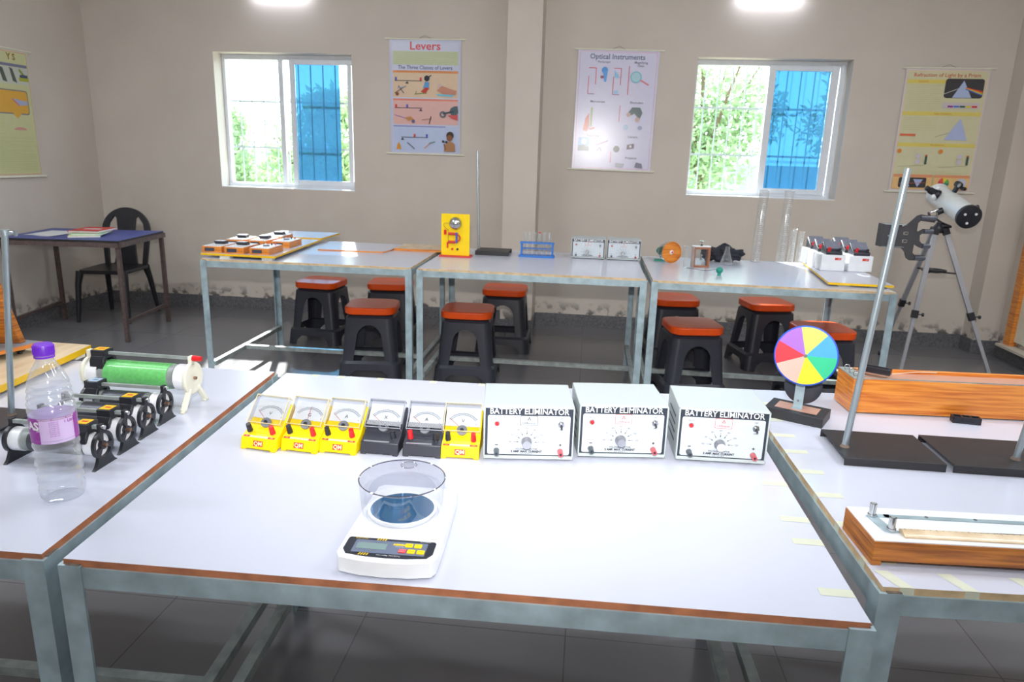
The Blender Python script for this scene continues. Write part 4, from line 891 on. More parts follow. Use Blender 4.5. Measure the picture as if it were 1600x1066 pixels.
b = MB(); b.prism([(-.20, -.02, .030), (-.12, -.02, .030), (-.07, -.02, .33), (-.12, -.02, .33)], (0, .022, 0), M['teakdark']); b.build('upright', t, .002)
b = MB(); b.box(-.16, .05, -.03, -.01, .045, .075, M['teak']); b.build('crossbar', t, .002)
for x, y in ((.07, .03), (-.22, .05), (-.08, -.13)):
    b = MB(); b.cyl((x, y, 0), (x, y, .018), .004, M['chrome'], seg=10); b.cyl((x, y, .007), (x, y, .013), .014, M['black'], seg=8); b.cyl((x, y, 0), (x, y, .004), .007, M['black'], seg=8); b.build('levelling_screw', t)

# retort stands
def retort(label, loc, rz, w, d, rod_xy, top, lean=(0, 0), hb=.020, r=.006, grp='retort stands with black bases'):
    t = thing('retort_stand', label, 'stand', loc, rz, group=grp)
    b = MB(); P = [(-w/2, -d/2), (w/2, -d/2), (w/2, d/2), (-w/2, d/2)]
    b.prism([(x, y, hb) for x, y in P], (0, 0, -.0025), M['blackmat'])
    b.box(-w/2, w/2, -d/2, -d/2+.0025, 0, hb-.0015, M['blackmat']); b.box(-w/2, w/2, d/2-.0025, d/2, 0, hb-.0015, M['blackmat'])
    b.build('base', t, .001)
    g = MB(); x, y = rod_xy; g.cyl((x, y, hb-.002), (x+lean[0], y+lean[1], top), r, M['rod'], seg=16); g.cyl((x, y, hb), (x, y, hb+.006), r*1.5, M['rust'], r*1.1, 12); g.build('rod', t)
    return t
retort('retort stand at the left edge, a small screw collar on its rod tip', (-1.30, 1.345, TZ), 0, .16, .13, (.040, .025), .432, (.050, 0), .018, .0065)
t = thing('boss_clamp', 'tiny steel screw collar on top of the left retort rod', 'clamp', (-1.21, 1.37, 1.186))
b = MB(); b.cyl((0, 0, -.006), (0, 0, .006), .009, M['rod'], seg=16); b.build('collar', t)
b = MB(); b.cyl((.008, -.001, 0), (.022, -.001, 0), .003, M['rod'], seg=8); b.box(.022, .027, -.004, .002, -.006, .006, M['rod']); b.build('thumbscrew', t)

# ================================================================== RIGHT TABLE
# spinning colour disc
t = thing('colour_disc', 'seven-colour spinning disc with blue rim on a black and tan wooden base', 'colour disc', (.545, 1.747, TZ), -.50)
b = MB(); b.box(-.070, .070, -.045, .045, 0, .025, M['blackmat']); b.build('base', t, .001)
b = MB(); b.box(-.050, .050, -.026, .026, .025, .0255, M['sunmica']); b.build('base_inlay', t)
b = MB(); b.box(-.011, .011, -.002, .001, .0255, .185, M['galv']); b.box(-.011, .011, -.016, .0, .0255, .0275, M['galv']); b.cyl((0, -.004, .045), (0, -.005, .045), .003, M['chrome'], seg=10); b.build('post', t)
hub = V((.008, -.028, .168)); ax = V((.10, -1, .12)).normalized()
b = MB(); b.lathe([(0, -.004), (.0725, -.004), (.0730, -.001), (.0730, .003), (.071, .0042), (0, .0040)], hub, mat('blue_disc_rim', (38, 82, 196), .4), ax, 64); b.build('disc', t)
sec = MB(); a_ = V((1, 0, 0)); a_ = (a_-ax*a_.dot(ax)).normalized(); b_ = a_.cross(ax); b_ = b_ if b_.z > 0 else -b_
for (d0, d1, c_) in ((0, 49, (56, 156, 226)), (49, 102, (190, 210, 90)), (102, 153, (156, 96, 204)), (153, 201, (226, 36, 52)), (201, 258, (214, 172, 158)), (258, 310, (228, 212, 20)), (310, 360, (16, 184, 130))):
    n = 12; P = [hub+ax*.0046+(a_*math.cos(math.radians(d0+4+(d1-d0)*i/n))+b_*math.sin(math.radians(d0+4+(d1-d0)*i/n)))*.0695 for i in range(n+1)]; sec.poly([hub+ax*.0046]+P, mat('disc_%d_%d_%d' % c_, c_, .5))
sec.build('colour_sectors', t)
b = MB(); b.cyl(hub+ax*.004, hub+ax*.009, .004, M['chrome'], seg=12); b.cyl(hub, hub-ax*.035, .004, M['chrome'], seg=10); b.build('axle', t)
b = MB(); b.lathe([(0, -.008), (.040, -.008), (.045, -.004), (.040, 0), (.045, .004), (.040, .008), (0, .008)], (0, .030, .075), M['dark'], (.05, -1, .1), 40); b.cyl((0, .03, .075), (0, 0, .078), .004, M['chrome'], seg=8); b.build('pulley', t)
# wooden sonometer box
t = thing('sonometer_box', 'long varnished wooden box with wire loops on its left end', 'sonometer', (.692, 1.806, TZ), .05)
L, w, h = .95, .105, .092; tk = .009
b = MB(); b.box(0, L, 0, tk, .003, h, M['teak']); b.box(0, L, w-tk, w, .003, h+.001, M['teak']); b.box(0, tk, tk, w-tk, .003, h, M['teak']); b.box(L-tk, L, tk, w-tk, .003, h, M['teak'])
b.box(tk, L-tk, tk, w-tk, .003, .008, M['teak']); b.box(tk, L-tk, tk, w-tk, h-.012, h-.008, M['sunmica']); b.build('box', t, .0008)
b = MB(); b.box(-.001, .030, 0, w, h, h+.0016, M['galv2']); b.build('end_plate', t)
for y in (.022, .048, .080):
    b = MB(); b.tube([(.012+.007*math.cos(q*PI/6), y, h+.008+.007*math.sin(q*PI/6)) for q in range(13)], .0012, M['chrome'], 6); b.tube([(.012, y, h+.001), (.040, y+.002, h+.003)], .0010, M['chrome'], 6); b.build('wire_loop', t)
b = MB(); b.box(.03, L-.01, .003, .0045, h, h+.003, M['galv2']); b.build('edge_strip', t)
t = thing('bar_magnet_holder', 'black plastic channel piece lying on top of the wooden box', 'plastic channel', (.765, 1.872, TZ+.0935), -.55)
b = MB(); b.box(-.038, .038, -.012, .012, 0, .004, M['black']); b.box(-.038, .038, -.012, -.008, .004, .016, M['black']); b.box(-.038, .038, .008, .012, .004, .016, M['black']); b.box(.030, .038, -.008, .008, .004, .014, M['black']); b.build('channel', t, .0008)
tb = MB(); tb.tube([(0, 0, .002), (.02, .003, .004), (.05, .022, .002), (.08, .035, .0015), (.13, .04, .0015)], .0009, M['cream'], 5); tag(tb.build('thread', loc=(.800, 1.855, TZ+.0945)), 'white thread trailing from the black channel on the wooden box', 'thread')
t = thing('plastic_block', 'small black moulded block with three hollows, in front of the wooden box', 'plastic block', (.965, 1.787, TZ), -.12)
b = MB(); b.box(-.032, .032, -.011, .011, 0, .004, M['black'])
for x in (-.032, -.012, .008, .029): b.box(x, x+.003, -.011, .011, .004, .017, M['black'])
b.box(-.032, .032, -.011, -.008, .004, .017, M['black']); b.box(-.032, .032, .008, .011, .004, .017, M['black']); b.build('moulded_block', t, .0006)

retort('retort stand holding the black fork clamp, its black base left of the other one', (.668, 1.542, TZ), .0, .205, .165, (-.083, -.020), .612, (.040, .008), .018, .0068)
retort('retort stand at the right edge with its rod leaving the photo', (.892, 1.545, TZ), .0, .215, .170, (.042, -.030), .60, (.060, .01), .018, .0068)
# fork clamp
t = thing('fork_clamp', 'black folded metal fork clamp gripping the tall rod', 'clamp', (.622, 1.546, 1.237), .05); t.scale = (.72, 1, .72)
b = MB(); cr = [(-.030, -.030), (.030, -.030), (.045, -.052), (.052, -.056)]
P = [(-.034, -.030), (.022, -.032), (.033, -.042), (.040, -.060), (.050, -.066), (.090, -.066), (.090, -.050), (.062, -.050), (.056, -.044), (.056, -.020), (.066, -.026), (.076, -.030), (.098, -.030), (.098, -.018), (.078, -.018), (.070, -.010), (.068, .006),
     (.076, .012), (.100, .010), (.100, .022), (.074, .024), (.062, .016), (.058, .018), (.058, .040), (.064, .046), (.102, .042), (.105, .048), (.102, .060), (.062, .064), (.052, .060), (.030, .036), (.018, .028), (-.034, .034)]
b.prism([(x, -.012, z) for x, z in P], (0, .002, 0), M['blackmat']); b.build('fork_plate', t)
b = MB(); b.box(-.034, .030, .010, .012, -.030, .034, M['blackmat']); b.box(-.036, -.034, -.012, .012, -.030, .034, M['blackmat'])
for zz in (-.030, .032): b.box(-.034, .030, -.012, .012, zz, zz+.0015, M['rod'])
b.build('back_bracket', t)
for x0, zc, l in ((.062, .054, .040), (.076, .017, .024), (.078, -.024, .020), (.062, -.058, .028)):
    b = MB(); b.cyl((x0, -.012, zc), (x0+l, -.012, zc), .007, M['dark'], seg=12); b.build('finger_sleeve', t)
b = MB(); b.cyl((-.020, -.014, .002), (-.004, -.014, .002), .0032, M['rod'], seg=8)
b.build('clamp_screw', t)
for z_ in (.010, -.012): b = MB(); b.prism([(.028+x, -.0128, z_+y) for x, y in rrect(.014, .010, .003)], (0, .0006, 0), M['chrome']); b.prism([(.029+x, -.0134, z_+y) for x, y in rrect(.009, .005, .002)], (0, .0006, 0), M['blackmat']); b.build('rivet', t)
# metre bridge
t = thing('metre_bridge', 'metre bridge: white-topped varnished wooden board with metal strips and wooden scale', 'metre bridge', (.476, 1.062, TZ), .055)
L, w = 1.05, .115
b = MB(); b.box(0, L, 0, w, .008, .042, M['teakdark']); b.box(0, .016, 0, w, 0, .008, M['teakdark']); b.box(L-.016, L, 0, w, 0, .008, M['teakdark']); b.build('wooden_base', t, .001)
b = MB(); b.box(.001, L-.001, .001, w-.001, .042, .0435, M['paper']); b.build('white_top', t)
b = MB(); b.prism([(x, y, .0438) for x, y in ((.020, .082), (.038, .080), (.044, .044), (.052, .030), (.038, .026), (.028, .030))], (0, 0, .0014), M['galv']); b.box(.05, .93, .078, .088, .0437, .0452, M['galv']); b.box(.034, .06, .078, .088, .0437, .0452, M['galv']); b.build('metal_strip', t)
for x, y in ((.029, .080), (.040, .034), (.9, .083)):
    b = MB(); b.cyl((x, y, .045), (x, y, .049), .007, M['chrome'], seg=16); b.cyl((x, y, .049), (x, y, .068), .0055, M['chrome'], seg=16); b.cyl((x, y, .068), (x, y, .069), .0035, M['galv2'], seg=12); b.build('terminal_screw', t)
b = MB()
for x in (.12, .20, .30, .50, .7): b.cyl((x, .083, .0452), (x, .083, .0465), .003, M['chrome'], seg=10)
b.build('strip_screws', t)
b = MB(); b.prism([(.052, y, z) for y, z in ((.012, .0435), (.034, .0435), (.034, .049), (.026, .0515), (.012, .046))], (.93, 0, 0), M['pine']); 
for k in range(92):
    x = .058+k*.01; l = .006 if k % 5 == 0 else .003; n_ = V((0, -.0055, .014)).normalized()
    b.box(x, x+.0006, .0275-l*.5, .0275+l*.5, .0505, .0512, M['inkdark'])
b.build('wooden_scale', t)
b = MB(); b.tube([(.052, .030, .0475), (.3, .030, .0525), (.98, .030, .0525)], .0006, M['chrome'], 5); b.build('bridge_wire', t)
# ================================================================== BACK ROW, LEFT TABLE
def board(name, label, P, z0, th, top, edge, feet=(), group=None, loc=None, cat='board'):
    o = V((P[0][0], P[0][1], 0)); t = thing(name, label, cat, (o.x, o.y, TZ), group=group)
    b = MB(); b.prism([(x-o.x, y-o.y, z0+th-TZ) for x, y in P], (0, 0, -th), M[top], M[edge]); b.build('panel', t)
    if feet:
        for x, y in feet: b = MB(); b.box(x-o.x-.03, x-o.x+.03, y-o.y-.02, y-o.y+.02, 0, z0-TZ, M['cream']); b.build('spacer', t)
    return t
board('laminate_board', 'white board with yellow edge under the orange electric kits', [(-2.19, 3.835), (-1.745, 3.825), (-1.80, 4.66), (-2.25, 4.66)], .775, .012, 'white', 'yellowedge', [(-2.05, 3.86), (-1.80, 3.86), (-2.05, 4.5), (-1.85, 4.5)])
board('laminate_board', 'white board with yellow edge at the back of the left table, overhanging toward the wall', [(-2.24, 4.68), (-1.80, 4.68), (-1.80, 5.05), (-2.24, 5.05)], .782, .012, 'white', 'yellowedge', [(-2.1, 4.72), (-1.88, 4.72)])
board('laminate_sheet', 'thin white sheet with orange edge lying beside the yellow-edged boards', [(-1.69, 4.33), (-1.27, 4.345), (-1.25, 4.46), (-1.25, 4.75), (-1.77, 4.75)], .7605, .008, 'white', 'teak', cat='sheet')
board('wooden_plank', 'pale wooden plank with orange edge spanning the gap behind the yellow bell board', [(-1.24, 4.485), (-.88, 4.485), (-.86, 4.74), (-1.24, 4.74)], .7605, .014, 'pine', 'teak', cat='plank')
def kit(label, x, y, rz, dial):
    t = thing('electric_kit', label, 'electric kit', (x, y, .787), rz, group='orange wooden electric kits on the left back table')
    b = MB(); b.box(-.058, .058, -.10, .10, 0, .036, M['teak']); b.build('wooden_case', t, .002)
    b = MB(); b.box(-.054, .054, -.096, .096, .036, .038, M['paper'])
    for k in range(5): b.box(-.04+.018*k, -.032+.018*k, -.085, -.083, .038, .0385, M['ink'])
    b.text('OHMS LAW' if dial else 'CIRCUIT', .012, (0, -.07, .0386), M['inkdark'], (1, 0, 0), (0, 1, 0)); b.build('top_plate', t)
    b = MB(); b.box(-.042, .016, -.1006, -.100, .008, .028, M['ink']); b.build('name_plate', t)
    if dial:
        b = MB(); b.prism([(-.03, .0, .038), (.03, .0, .038), (.03, -.012, .056), (-.03, -.012, .056)], (0, .05, 0), M['dark']); b.build('meter_housing', t, .002)
        b = MB(); b.box(-.026, .026, -.008, .036, .0562, .057, M['paper']); b.build('dial_face', t)
    else:
        b = MB(); b.cyl((0, .0, .038), (0, .0, .048), .018, M['grey']); b.build('dial_knob', t)
        for k in range(4): b = MB(); b.cyl((-.035+.023*k, .05, .038), (-.035+.023*k, .05, .050), .004, M['red'] if k % 2 else M['black'], seg=10); b.build('socket', t)
    return t
for x, y, dl, lab in [(-2.135, 3.955, 1, 'orange electric kit at the front left corner of its board, dark meter on top'), (-2.000, 3.950, 1, 'middle one of the front row of orange electric kits, dark meter on top'), (-1.852, 3.955, 0, 'front right orange electric kit with a flat white top plate'),
                      (-2.165, 4.285, 1, 'left orange kit of the second row, its meter nearest the left'), (-2.020, 4.285, 1, 'middle orange kit of the second row, behind the middle front kit'), (-1.872, 4.285, 0, 'right orange kit of the second row with bright white top'),
                      (-2.030, 4.525, 1, 'rearmost orange kit, half hidden behind the second row')]:
    kit(lab, x, y, .02, dl)

# ================================================================== BACK ROW, MIDDLE TABLE
t = thing('electric_bell_board', 'yellow upright demonstration board with steel gong and red electromagnet on the middle back table', 'demonstration board', (-.808, 4.33, TZ), 0)
b = MB(); b.box(-.098, .098, -.035, .06, 0, .010, M['redprint']); b.build('base', t, .001)
b = MB(); b.prism([(x, -.006, .010+.126+z) for x, z in rrect(.176, .252, .008)], (0, .012, 0), M['yellow'], M['teak']); b.build('panel', t)
b = MB(); b.lathe([(0, .030), (.012, .029), (.030, .020), (.038, .006), (.040, .0), (.036, 0)], (.0, -.010, .205), M['chrome'], (0, -1, 0), 32); b.cyl((0, -.038, .205), (0, -.044, .205), .005, M['chrome'], seg=10); b.build('gong', t)
b = MB()
for z_ in (.142, .092): b.cyl((-.042, -.016, z_), (.0, -.016, z_), .0085, M['copper2'] if 'copper2' in M else M['redprint'])
b.tube([(.0, -.016, .142), (.014, -.016, .140), (.026, -.016, .130), (.031, -.016, .117), (.026, -.016, .104), (.014, -.016, .094), (.0, -.016, .092)], .0045, M['redprint'], 8); b.build('electromagnet', t)
b = MB(); b.box(.004, .014, -.022, -.008, .086, .150, mat('blue_armature', (60, 80, 190), .4)); b.build('armature', t)
b = MB(); b.box(-.070, -.056, -.014, -.006, .135, .165, M['red']); b.box(-.052, -.044, -.014, -.006, .055, .090, M['red']); b.build('contact_post', t)
b = MB(); b.tube([(-.042, -.012, .205), (-.068, -.012, .205), (-.074, -.012, .192), (-.062, -.012, .176), (-.044, -.012, .166), (-.044, -.012, .09)], .0012, M['ink'], 6); b.build('wiring', t)
for x, c_ in ((-.018, 'red'), (.014, 'black')): b = MB(); b.cyl((x, -.006, .048), (x, -.016, .048), .0065, M[c_], seg=12); b.build('socket', t)
retort('retort stand with a tall thin rod on the middle back table', (-.598, 4.545, TZ), 0, .215, .185, (-.100, .01), .64, (-.018, .0), .026, .0065)
t = thing('test_tube_rack', 'blue plastic test tube rack on the middle back table', 'rack', (-.315, 4.495, TZ), -.03)
B_ = M['bluerack']
b = MB(); b.box(-.112, .112, -.045, .045, 0, .010, B_); b.build('base', t, .002)
for sx in (-1, 1): b = MB(); b.box(sx*.098-.005, sx*.098+.005, -.018, .018, .010, .086, B_); b.build('end_post', t, .001)
b = MB(); b.box(-.108, .108, -.028, .028, .084, .092, B_); b.box(-.096, .096, -.020, .020, .050, .054, B_); b.build('top_shelf', t)
for k in range(6):
    x = -.392+.0305*k; tb = MB(); lean = random.uniform(-.003, .003)
    tb.lathe([(0, .0), (.005, .002), (.0085, .009), (.0085, .140), (.0100, .143), (.0085, .144)], (0, 0, 0), M['glass'], (lean*4, .0, 1), 16)
    lab = ['leftmost glass test tube in the blue rack', 'second glass test tube from the left in the blue rack', 'third glass test tube from the left in the blue rack', 'fourth glass test tube from the left, a red mark at its mouth', 'second glass test tube from the right in the blue rack', 'rightmost glass test tube in the blue rack'][k]
    o = tb.build('test_tube'); o.location = (x, 4.495-.001*k-.0, TZ+.011); tag(o, lab, 'test tube', 'glass test tubes in the blue rack')
    if k == 3: r_ = MB(); r_.lathe([(.0088, .139), (.0104, .143), (.0088, .1445)], (0, 0, 0), M['red'], seg=16); r_.build('red_band', o)
E0 = [o for o in COL.objects if o.name == 'battery_eliminator.001'][0]
for x, lab in ((.008, 'left one of the two battery eliminators on the middle back table'), (.230, 'right one of the two battery eliminators on the middle back table')):
    c = again(E0, (x, 4.585, TZ), -.02, lab); c['group'] = 'battery eliminator boxes on the middle back table'; c.scale = (1.13, 1.1, 1.07)

# ================================================================== BACK ROW, RIGHT TABLE
t = thing('clear_funnel_pump', 'clear plastic cone lying on its side with an orange disc face and teal neck', 'science model', (.520, 4.475, TZ), 0)
ax = V((.45, -1, .06)).normalized(); c0 = V((0, 0, .067))
b = MB(); b.lathe([(.064, .0), (.064, -.03), (.050, -.08), (.030, -.12)], c0, M['clear'], ax, 40); b.build('clear_cone', t)
b = MB(); b.lathe([(0, .002), (.058, .002), (.060, -.001), (0, -.001)], c0, M['teak'], ax, 40); b.build('orange_disc', t)
b = MB(); b.lathe([(.058, -.002), (.066, -.002), (.066, .006), (.060, .006)], c0, M['teak'], ax, 40); b.build('rim', t)
b = MB(); b.lathe([(0, .008), (.010, .006), (.014, .002)], c0, M['paper'], ax, 20); b.ball(c0+ax*.008, .006, M['red']); b.build('hub', t)
b = MB(); b.lathe([(0, -.17), (.014, -.165), (.022, -.15), (.026, -.12), (.030, -.118)], c0, M['teal'], ax, 24); b.build('teal_neck', t)
b = MB(); b.box(-.095, -.03, .06, .11, 0, .012, M['teal']); b.tube([(-.06, .09, .012), (-.05, .1, .05)], .004, M['chrome'], 6); b.build('foot', t)
def glass_obj(name, label, cat, loc, prof, group=None):
    b = MB(); b.lathe(prof, (0, 0, 0), M['glass'], seg=32); o = b.build(name); o.location = loc; return tag(o, label, cat, group)
glass_obj('glass_beaker', 'tall glass beaker with a pouring lip beside the orange disc', 'beaker', (.600, 4.275, TZ), [(0, .003), (.026, .003), (.030, .006), (.030, .095), (.026, .105), (.030, .128), (.034, .130), (.031, .128)])
glass_obj('conical_flask', 'conical glass flask in front of the black cloth', 'flask', (.862, 4.51, TZ), [(0, .003), (.036, .003), (.039, .007), (.036, .018), (.014, .088), (.013, .110), (.0155, .112), (.0135, .111)])
t = thing('electroscope', 'brown wooden-framed electroscope with glass front and brass disc on top', 'electroscope', (.680, 4.36, TZ), .18)
b = MB()
for x0, x1, z0, z1 in ((-.052, -.038, 0, .122), (.038, .052, 0, .122), (-.038, .038, 0, .012), (-.038, .038, .108, .122)): b.box(x0, x1, -.02, .02, z0, z1, mat('brown_wood', (150, 100, 74), .5) if 'bw' not in M else M['bw'])
b.build('wooden_frame', t, .001)
b = MB(); b.box(-.038, .038, -.012, -.010, .012, .108, M['pane']); b.build('glass_front', t)
b = MB(); b.cyl((0, 0, .045), (0, 0, .152), .0025, M['chrome'], seg=8); b.lathe([(0, 0), (.016, 0), (.016, .004), (0, .006)], (0, 0, .152), M['chrome'], seg=20); b.lathe([(.0, 0), (.008, .002), (.006, .014)], (0, 0, .122), M['dark'], seg=12); b.build('rod_and_cap', t)
b = MB(); b.poly([(0, 0, .075), (.006, 0, .040), (.012, 0, .042)], M['chrome']); b.poly([(0, 0, .075), (-.004, 0, .040), (.001, 0, .040)], M['chrome']); b.build('gold_leaf', t)
b = MB(); b.box(-.052, .052, -.02, .02, .122, .127, M['paper']); b.build('lid', t)
t = thing('rubber_bulb', 'small teal rubber bulb with a thin wire, in front of the electroscope', 'rubber bulb', (.742, 4.05, TZ), 0)
b = MB(); b.ball((0, 0, .030), .020, M['teal'], (1, .9, .95)); b.cyl((0, 0, .000), (0, 0, .016), .011, M['teal'], .009, 16); b.build('bulb', t)
b = MB(); b.tube([(-.012, .01, .034), (-.05, .10, .010), (-.08, .16, .004), (-.15, .24, .004)], .0012, M['ink'], 5); b.build('wire', t)
# black cloth heap
b = MB(); ret = bmesh.ops.create_icosphere(b.bm, subdivisions=5, radius=1)
for v_ in ret['verts']:
    p = v_.co; a_ = math.atan2(p.y, p.x); k = 1+.13*math.sin(5*a_+2*p.z)+.09*math.sin(9*a_+5*p.z+1)+.07*math.sin(13*p.x+4*p.z)+.05*math.sin(17*p.z+6*p.y)
    hgt = .052*(1+.35*math.sin(7*p.x+1)*math.cos(3*p.y)); v_.co = V((p.x*.115*k, p.y*.06*k, max(0, p.z*hgt*k+.045)))
b._tag(list(b.bm.faces), M['cloth'], True); o = b.build('black_cloth', smooth=60); o.location = (.865, 4.66, TZ); tag(o, 'crumpled black cloth heap behind the conical flask', 'cloth')
def tall_cyl(label, x, y, r, h, lean=0):
    t = thing('measuring_cylinder', label, 'measuring cylinder', (x, y, TZ), rot=(0, lean, 0), group='clear plastic measuring cylinders near the right window')
    b = MB(); b.lathe([(0, .003), (r*1.05, .003), (r*1.05, .010), (r, .013), (r, h), (r*1.10, h+.003), (r*1.0, h+.001)], (0, 0, 0), M['acrylic'], seg=10); b.build('clear_tube', t)
    b = MB(); n = int(h/.012)
    for k in range(2, n-2):
        z_ = k*.012; l = r*.5 if k % 5 else r*.95
        b.poly([(-l*.5, -r-.0006, z_), (l*.5, -r-.0006, z_), (l*.5, -r-.0006, z_+.0022), (-l*.5, -r-.0006, z_+.0022)], M['paper'])
        if k % 5 == 0: b.text(str(k*10), .012, (0, -r-.0008, z_+.010), M['paper'])
    b.build('graduations', t)
tall_cyl('tall clear measuring cylinder, left one of the two in front of the right window', 1.078, 4.70, .029, .452, .02)
tall_cyl('tall clear measuring cylinder, right one of the two in front of the right window', 1.232, 4.70, .029, .452, .015)
tall_cyl('short clear measuring cylinder just left of the white boxes', 1.300, 4.72, .020, .215, .01)
tall_cyl('narrow short clear measuring cylinder touching the rearmost white box', 1.350, 4.728, .018, .200, .01)
t = board('laminate_board', 'board with yellow edge under the white boxes on the right back table', [(1.272, 3.86), (1.600, 3.85), (1.625, 4.70), (1.365, 4.68)], .768, .012, 'white', 'yellowedge', [(1.36, 3.90), (1.52, 3.9), (1.42, 4.6), (1.55, 4.6)])
def boxmeter(label, x, y, rz=.03):
    t = thing('boxed_meter', label, 'boxed meter', (x, y, .780), rz, group='white cartons with dark meters on top, right back table')
    b = MB(); b.box(-.068, .068, -.052, .052, 0, .094, M['paper']); b.build('white_carton', t, .005, 3)
    b = MB(); b.prism([(u, -.0524, .072+v) for u, v in rrect(.036, .014, .0015, cx=.024)], (0, .0004, 0), M['redprint']); b.text('QM', .010, (.030, -.0528, .072), M['paper']); b.build('carton_label', t)
    b = MB(); w_ = .046; b.prism([(-w_, y_, z_) for y_, z_ in ((-.050, .0945), (-.050, .112), (-.020, .122), (.030, .158), (.042, .158), (.046, .0945))], (2*w_, 0, 0), M['dark']); b.build('meter_body', t, .003)
    b = MB(); b.prism([(-w_+.004, y_, z_) for y_, z_ in ((-.022, .124), (.028, .160), (.026, .166), (-.026, .130))], (2*w_-.008, 0, 0), M['metercover']); b.build('meter_cover', t)
    b = MB(); b.cyl((-.030, -.040, .114), (-.030, -.050, .134), .009, M['red'], seg=14); b.build('red_terminal', t)
    b = MB(); b.cyl((.030, -.040, .114), (.030, -.048, .132), .008, M['black'], seg=14); b.build('black_terminal', t)
M['metercover'] = mat('misty_meter_cover', (126, 130, 146), .25, noise=.1, nscale=60)
for x, y, lab in [(1.425, 4.345, 'front left white carton with a dark meter on top'), (1.580, 4.350, 'front right white carton with a dark meter on top'), (1.420, 4.485, 'white carton with meter behind the front left one'),
                  (1.575, 4.485, 'white carton with meter behind the front right one'), (1.418, 4.625, 'rearmost left white carton with meter, next to the short cylinders'), (1.572, 4.625, 'rearmost right white carton with meter')]:
    boxmeter(lab, x, y)

# ================================================================== TELESCOPE
t = thing('telescope', 'white reflector telescope on an aluminium tripod by the right corner', 'telescope', (2.375, 5.02, 0), 0)
o0 = V((2.375, 5.02, 0)); hub = V((-.075, 0, .985)); rear = V((2.375, 4.83, 1.075))-o0; fr_ = V((2.375, 5.17, 1.195))-o0
rear = V((.022, -.17, 1.085)); fr_ = V((.010, .27, 1.205)); d = (fr_-rear).normalized(); r = .071
b = MB(); b.lathe([(r*.98, 0), (r*.98, (fr_-rear).length), (r*1.03, (fr_-rear).length+.004), (r*1.03, (fr_-rear).length+.014), (r*.96, (fr_-rear).length+.014)], rear, M['telewhite'], d, 48); b.build('tube', t)
b = MB(); b.lathe([(0, -.006), (r*.9, -.006), (r*1.06, -.002), (r*1.06, .022), (r*.98, .024)], rear, M['black'], d, 48)
b.build('rear_cell', t)
ux = V((1, 0, 0)); ux = (ux-d*ux.dot(d)).normalized(); uy = d.cross(ux)
if uy.z < 0: uy = -uy
for a_ in (35, 150, 260): 
    b = MB(); q = rear+(ux*math.cos(math.radians(a_))+uy*math.sin(math.radians(a_)))*r*.55; b.cyl(q-d*.006, q-d*.010, .008, M['whiteplastic'], seg=12); b.build('collimation_screw', t)
s1 = rear+d*.335; fx = (-ux*.88+uy*.48).normalized(); s1 = s1+fx*.020
b = MB(); b.lathe([(.034, .055), (.030, .072), (.026, .080), (.022, .082), (.022, .120), (.017, .124), (.017, .150), (.014, .152), (0, .152)], s1, M['black'], fx, 24); b.build('focuser', t)
b = MB(); b.cyl(s1+fx*.095-uy*.020-d*.02, s1+fx*.095-uy*.032-d*.045, .013, M['whiteplastic'], seg=16); b.build('focus_knob', t)
b = MB(); b.cyl(s1+fx*.095+uy*.020+d*.0-ux*(-.02), s1+fx*.095+uy*.034+ux*.03, .013, M['whiteplastic'], seg=16); b.build('focus_knob', t)
s2 = rear+d*.30; fup = (uy*.95+ux*.25).normalized()
b = MB(); b.beam(s2+fup*.060, s2+fup*.105, .018, .030, M['black'], d); b.beam(s2+fup*.062-d*.03, s2+fup*.062+d*.03, .02, .012, M['black'], fup); b.build('finder_bracket', t)
b = MB(); b.lathe([(.018, -.02), (.022, -.018), (.022, .018), (.018, .02), (.016, .018), (.016, -.018), (.018, -.02)], s2+fup*.122, M['black'], d, 24); b.lathe([(0, 0), (.016, 0)], s2+fup*.122, M['telewhite'], d, 24); b.cyl(s2+fup*.105+ux*.02-d*.02, s2+fup*.108+ux*.026-d*.05, .012, M['black'], seg=16); b.build('finder', t)
b = MB(); q = rear+d*.10+ux*r*1.0+uy*.03; b.cyl(q, q+ux*.02+uy*.01, .012, M['black'], seg=12); b.build('side_knob', t)
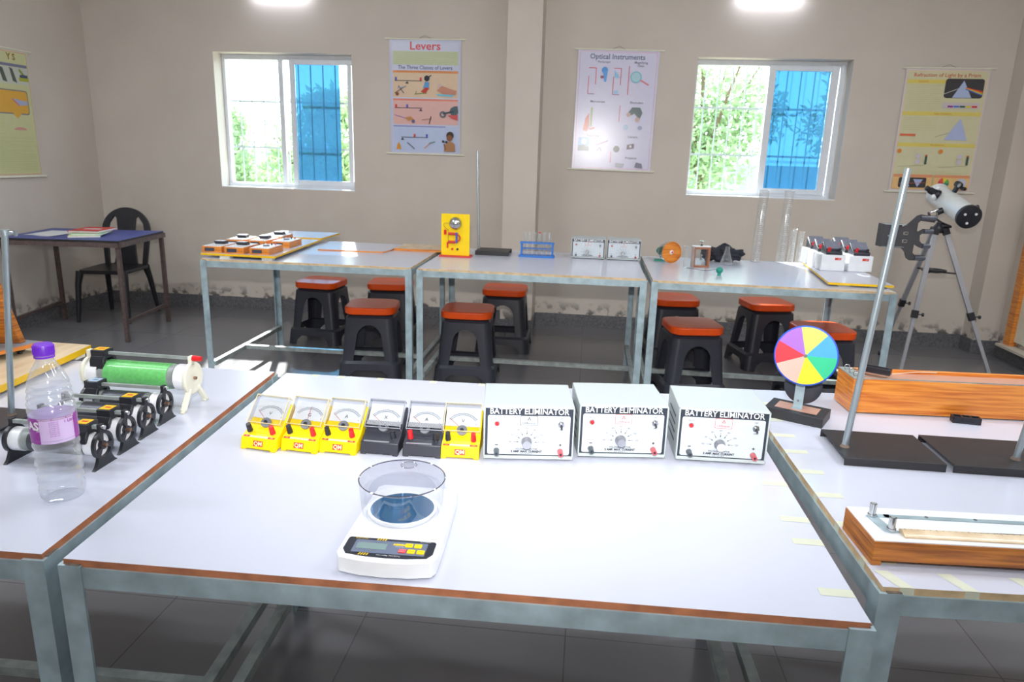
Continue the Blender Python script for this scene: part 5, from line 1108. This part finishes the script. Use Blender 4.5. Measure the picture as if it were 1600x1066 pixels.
b = MB(); q = rear+d*.22-ux*r*.8-uy*.03; b.cyl(q, q-ux*.035-uy*.02, .020, M['black'], seg=14); b.cyl(q-ux*.03, q-ux*.075-uy*.02, .006, M['chrome'], seg=8); b.cyl(q-ux*.078-uy*.03, q-ux*.086-uy*.034, .014, M['black'], seg=10)
b.build('altitude_joint', t)
b = MB(); b.tube([q-ux*.03-uy*.02, q-ux*.035-V((0, 0, .06)), q+V((.0, 0, -.085)), V((-.01, -.02, 1.01)), hub+V((0, 0, .02))], [.007, .007, .009, .010, .014], M['black'], 10); b.cyl(q-ux*.035-V((0, 0, .01)), q-ux*.03-V((0, 0, .065)), .005, M['chrome'], seg=8); b.build('yoke', t)
b = MB(); b.lathe([(0, -.02), (.030, -.02), (.036, -.01), (.036, .012), (.022, .03), (.012, .05), (0, .05)], hub, M['black'], seg=20); b.build('tripod_head', t)
feet = [V((2.115, 4.79, 0))-o0, V((2.71, 4.80, 0))-o0, V((2.246, 5.46, 0))-o0]; mids = []
for k, p in enumerate(feet):
    h_ = hub+V((p.x+.075, p.y, 0)).normalized()*.045; dd = (p-h_).normalized(); L_ = (p-h_).length; mids.append(h_+dd*L_*.28)
    lg = MB(); lg.beam(h_, h_+dd*L_*.56, .030, .018, M['tripod'], (0, 1, 0)); lg.beam(h_+dd*L_*.53, p+V((0, 0, .012)), .022, .012, M['tripod'], (0, 1, 0)); lg = lg.build('tripod_leg', t, .001)
    c = MB(); c.beam(h_+dd*L_*.53, h_+dd*L_*.58, .038, .026, M['black'], (0, 1, 0)); q = h_+dd*L_*.555; c.cyl(q, q+V((.045, -.01, 0)), .004, M['black'], seg=8); c.cyl(q+V((.040, -.01, 0)), q+V((.052, -.012, 0)), .012, M['black'], seg=10); c.build('leg_clamp', lg)
    c = MB(); c.cyl(p, p+V((0, 0, .03)), .012, M['black'], .014, 10); c.build('foot_tip', lg)
    c = MB(); c.beam(h_-dd*.012, h_+dd*.03, .038, .028, M['black'], (0, 1, 0)); c.build('leg_hinge', lg)
b = MB(); c_ = sum(mids, V())/3
for q in mids: b.beam(q, c_, .014, .010, M['black'])
b.lathe([(0, -.006), (.05, -.006), (.075, .002), (.078, .014), (.070, .014), (.066, .006), (0, .006)], c_, M['black'], seg=24); b.build('accessory_tray', t)
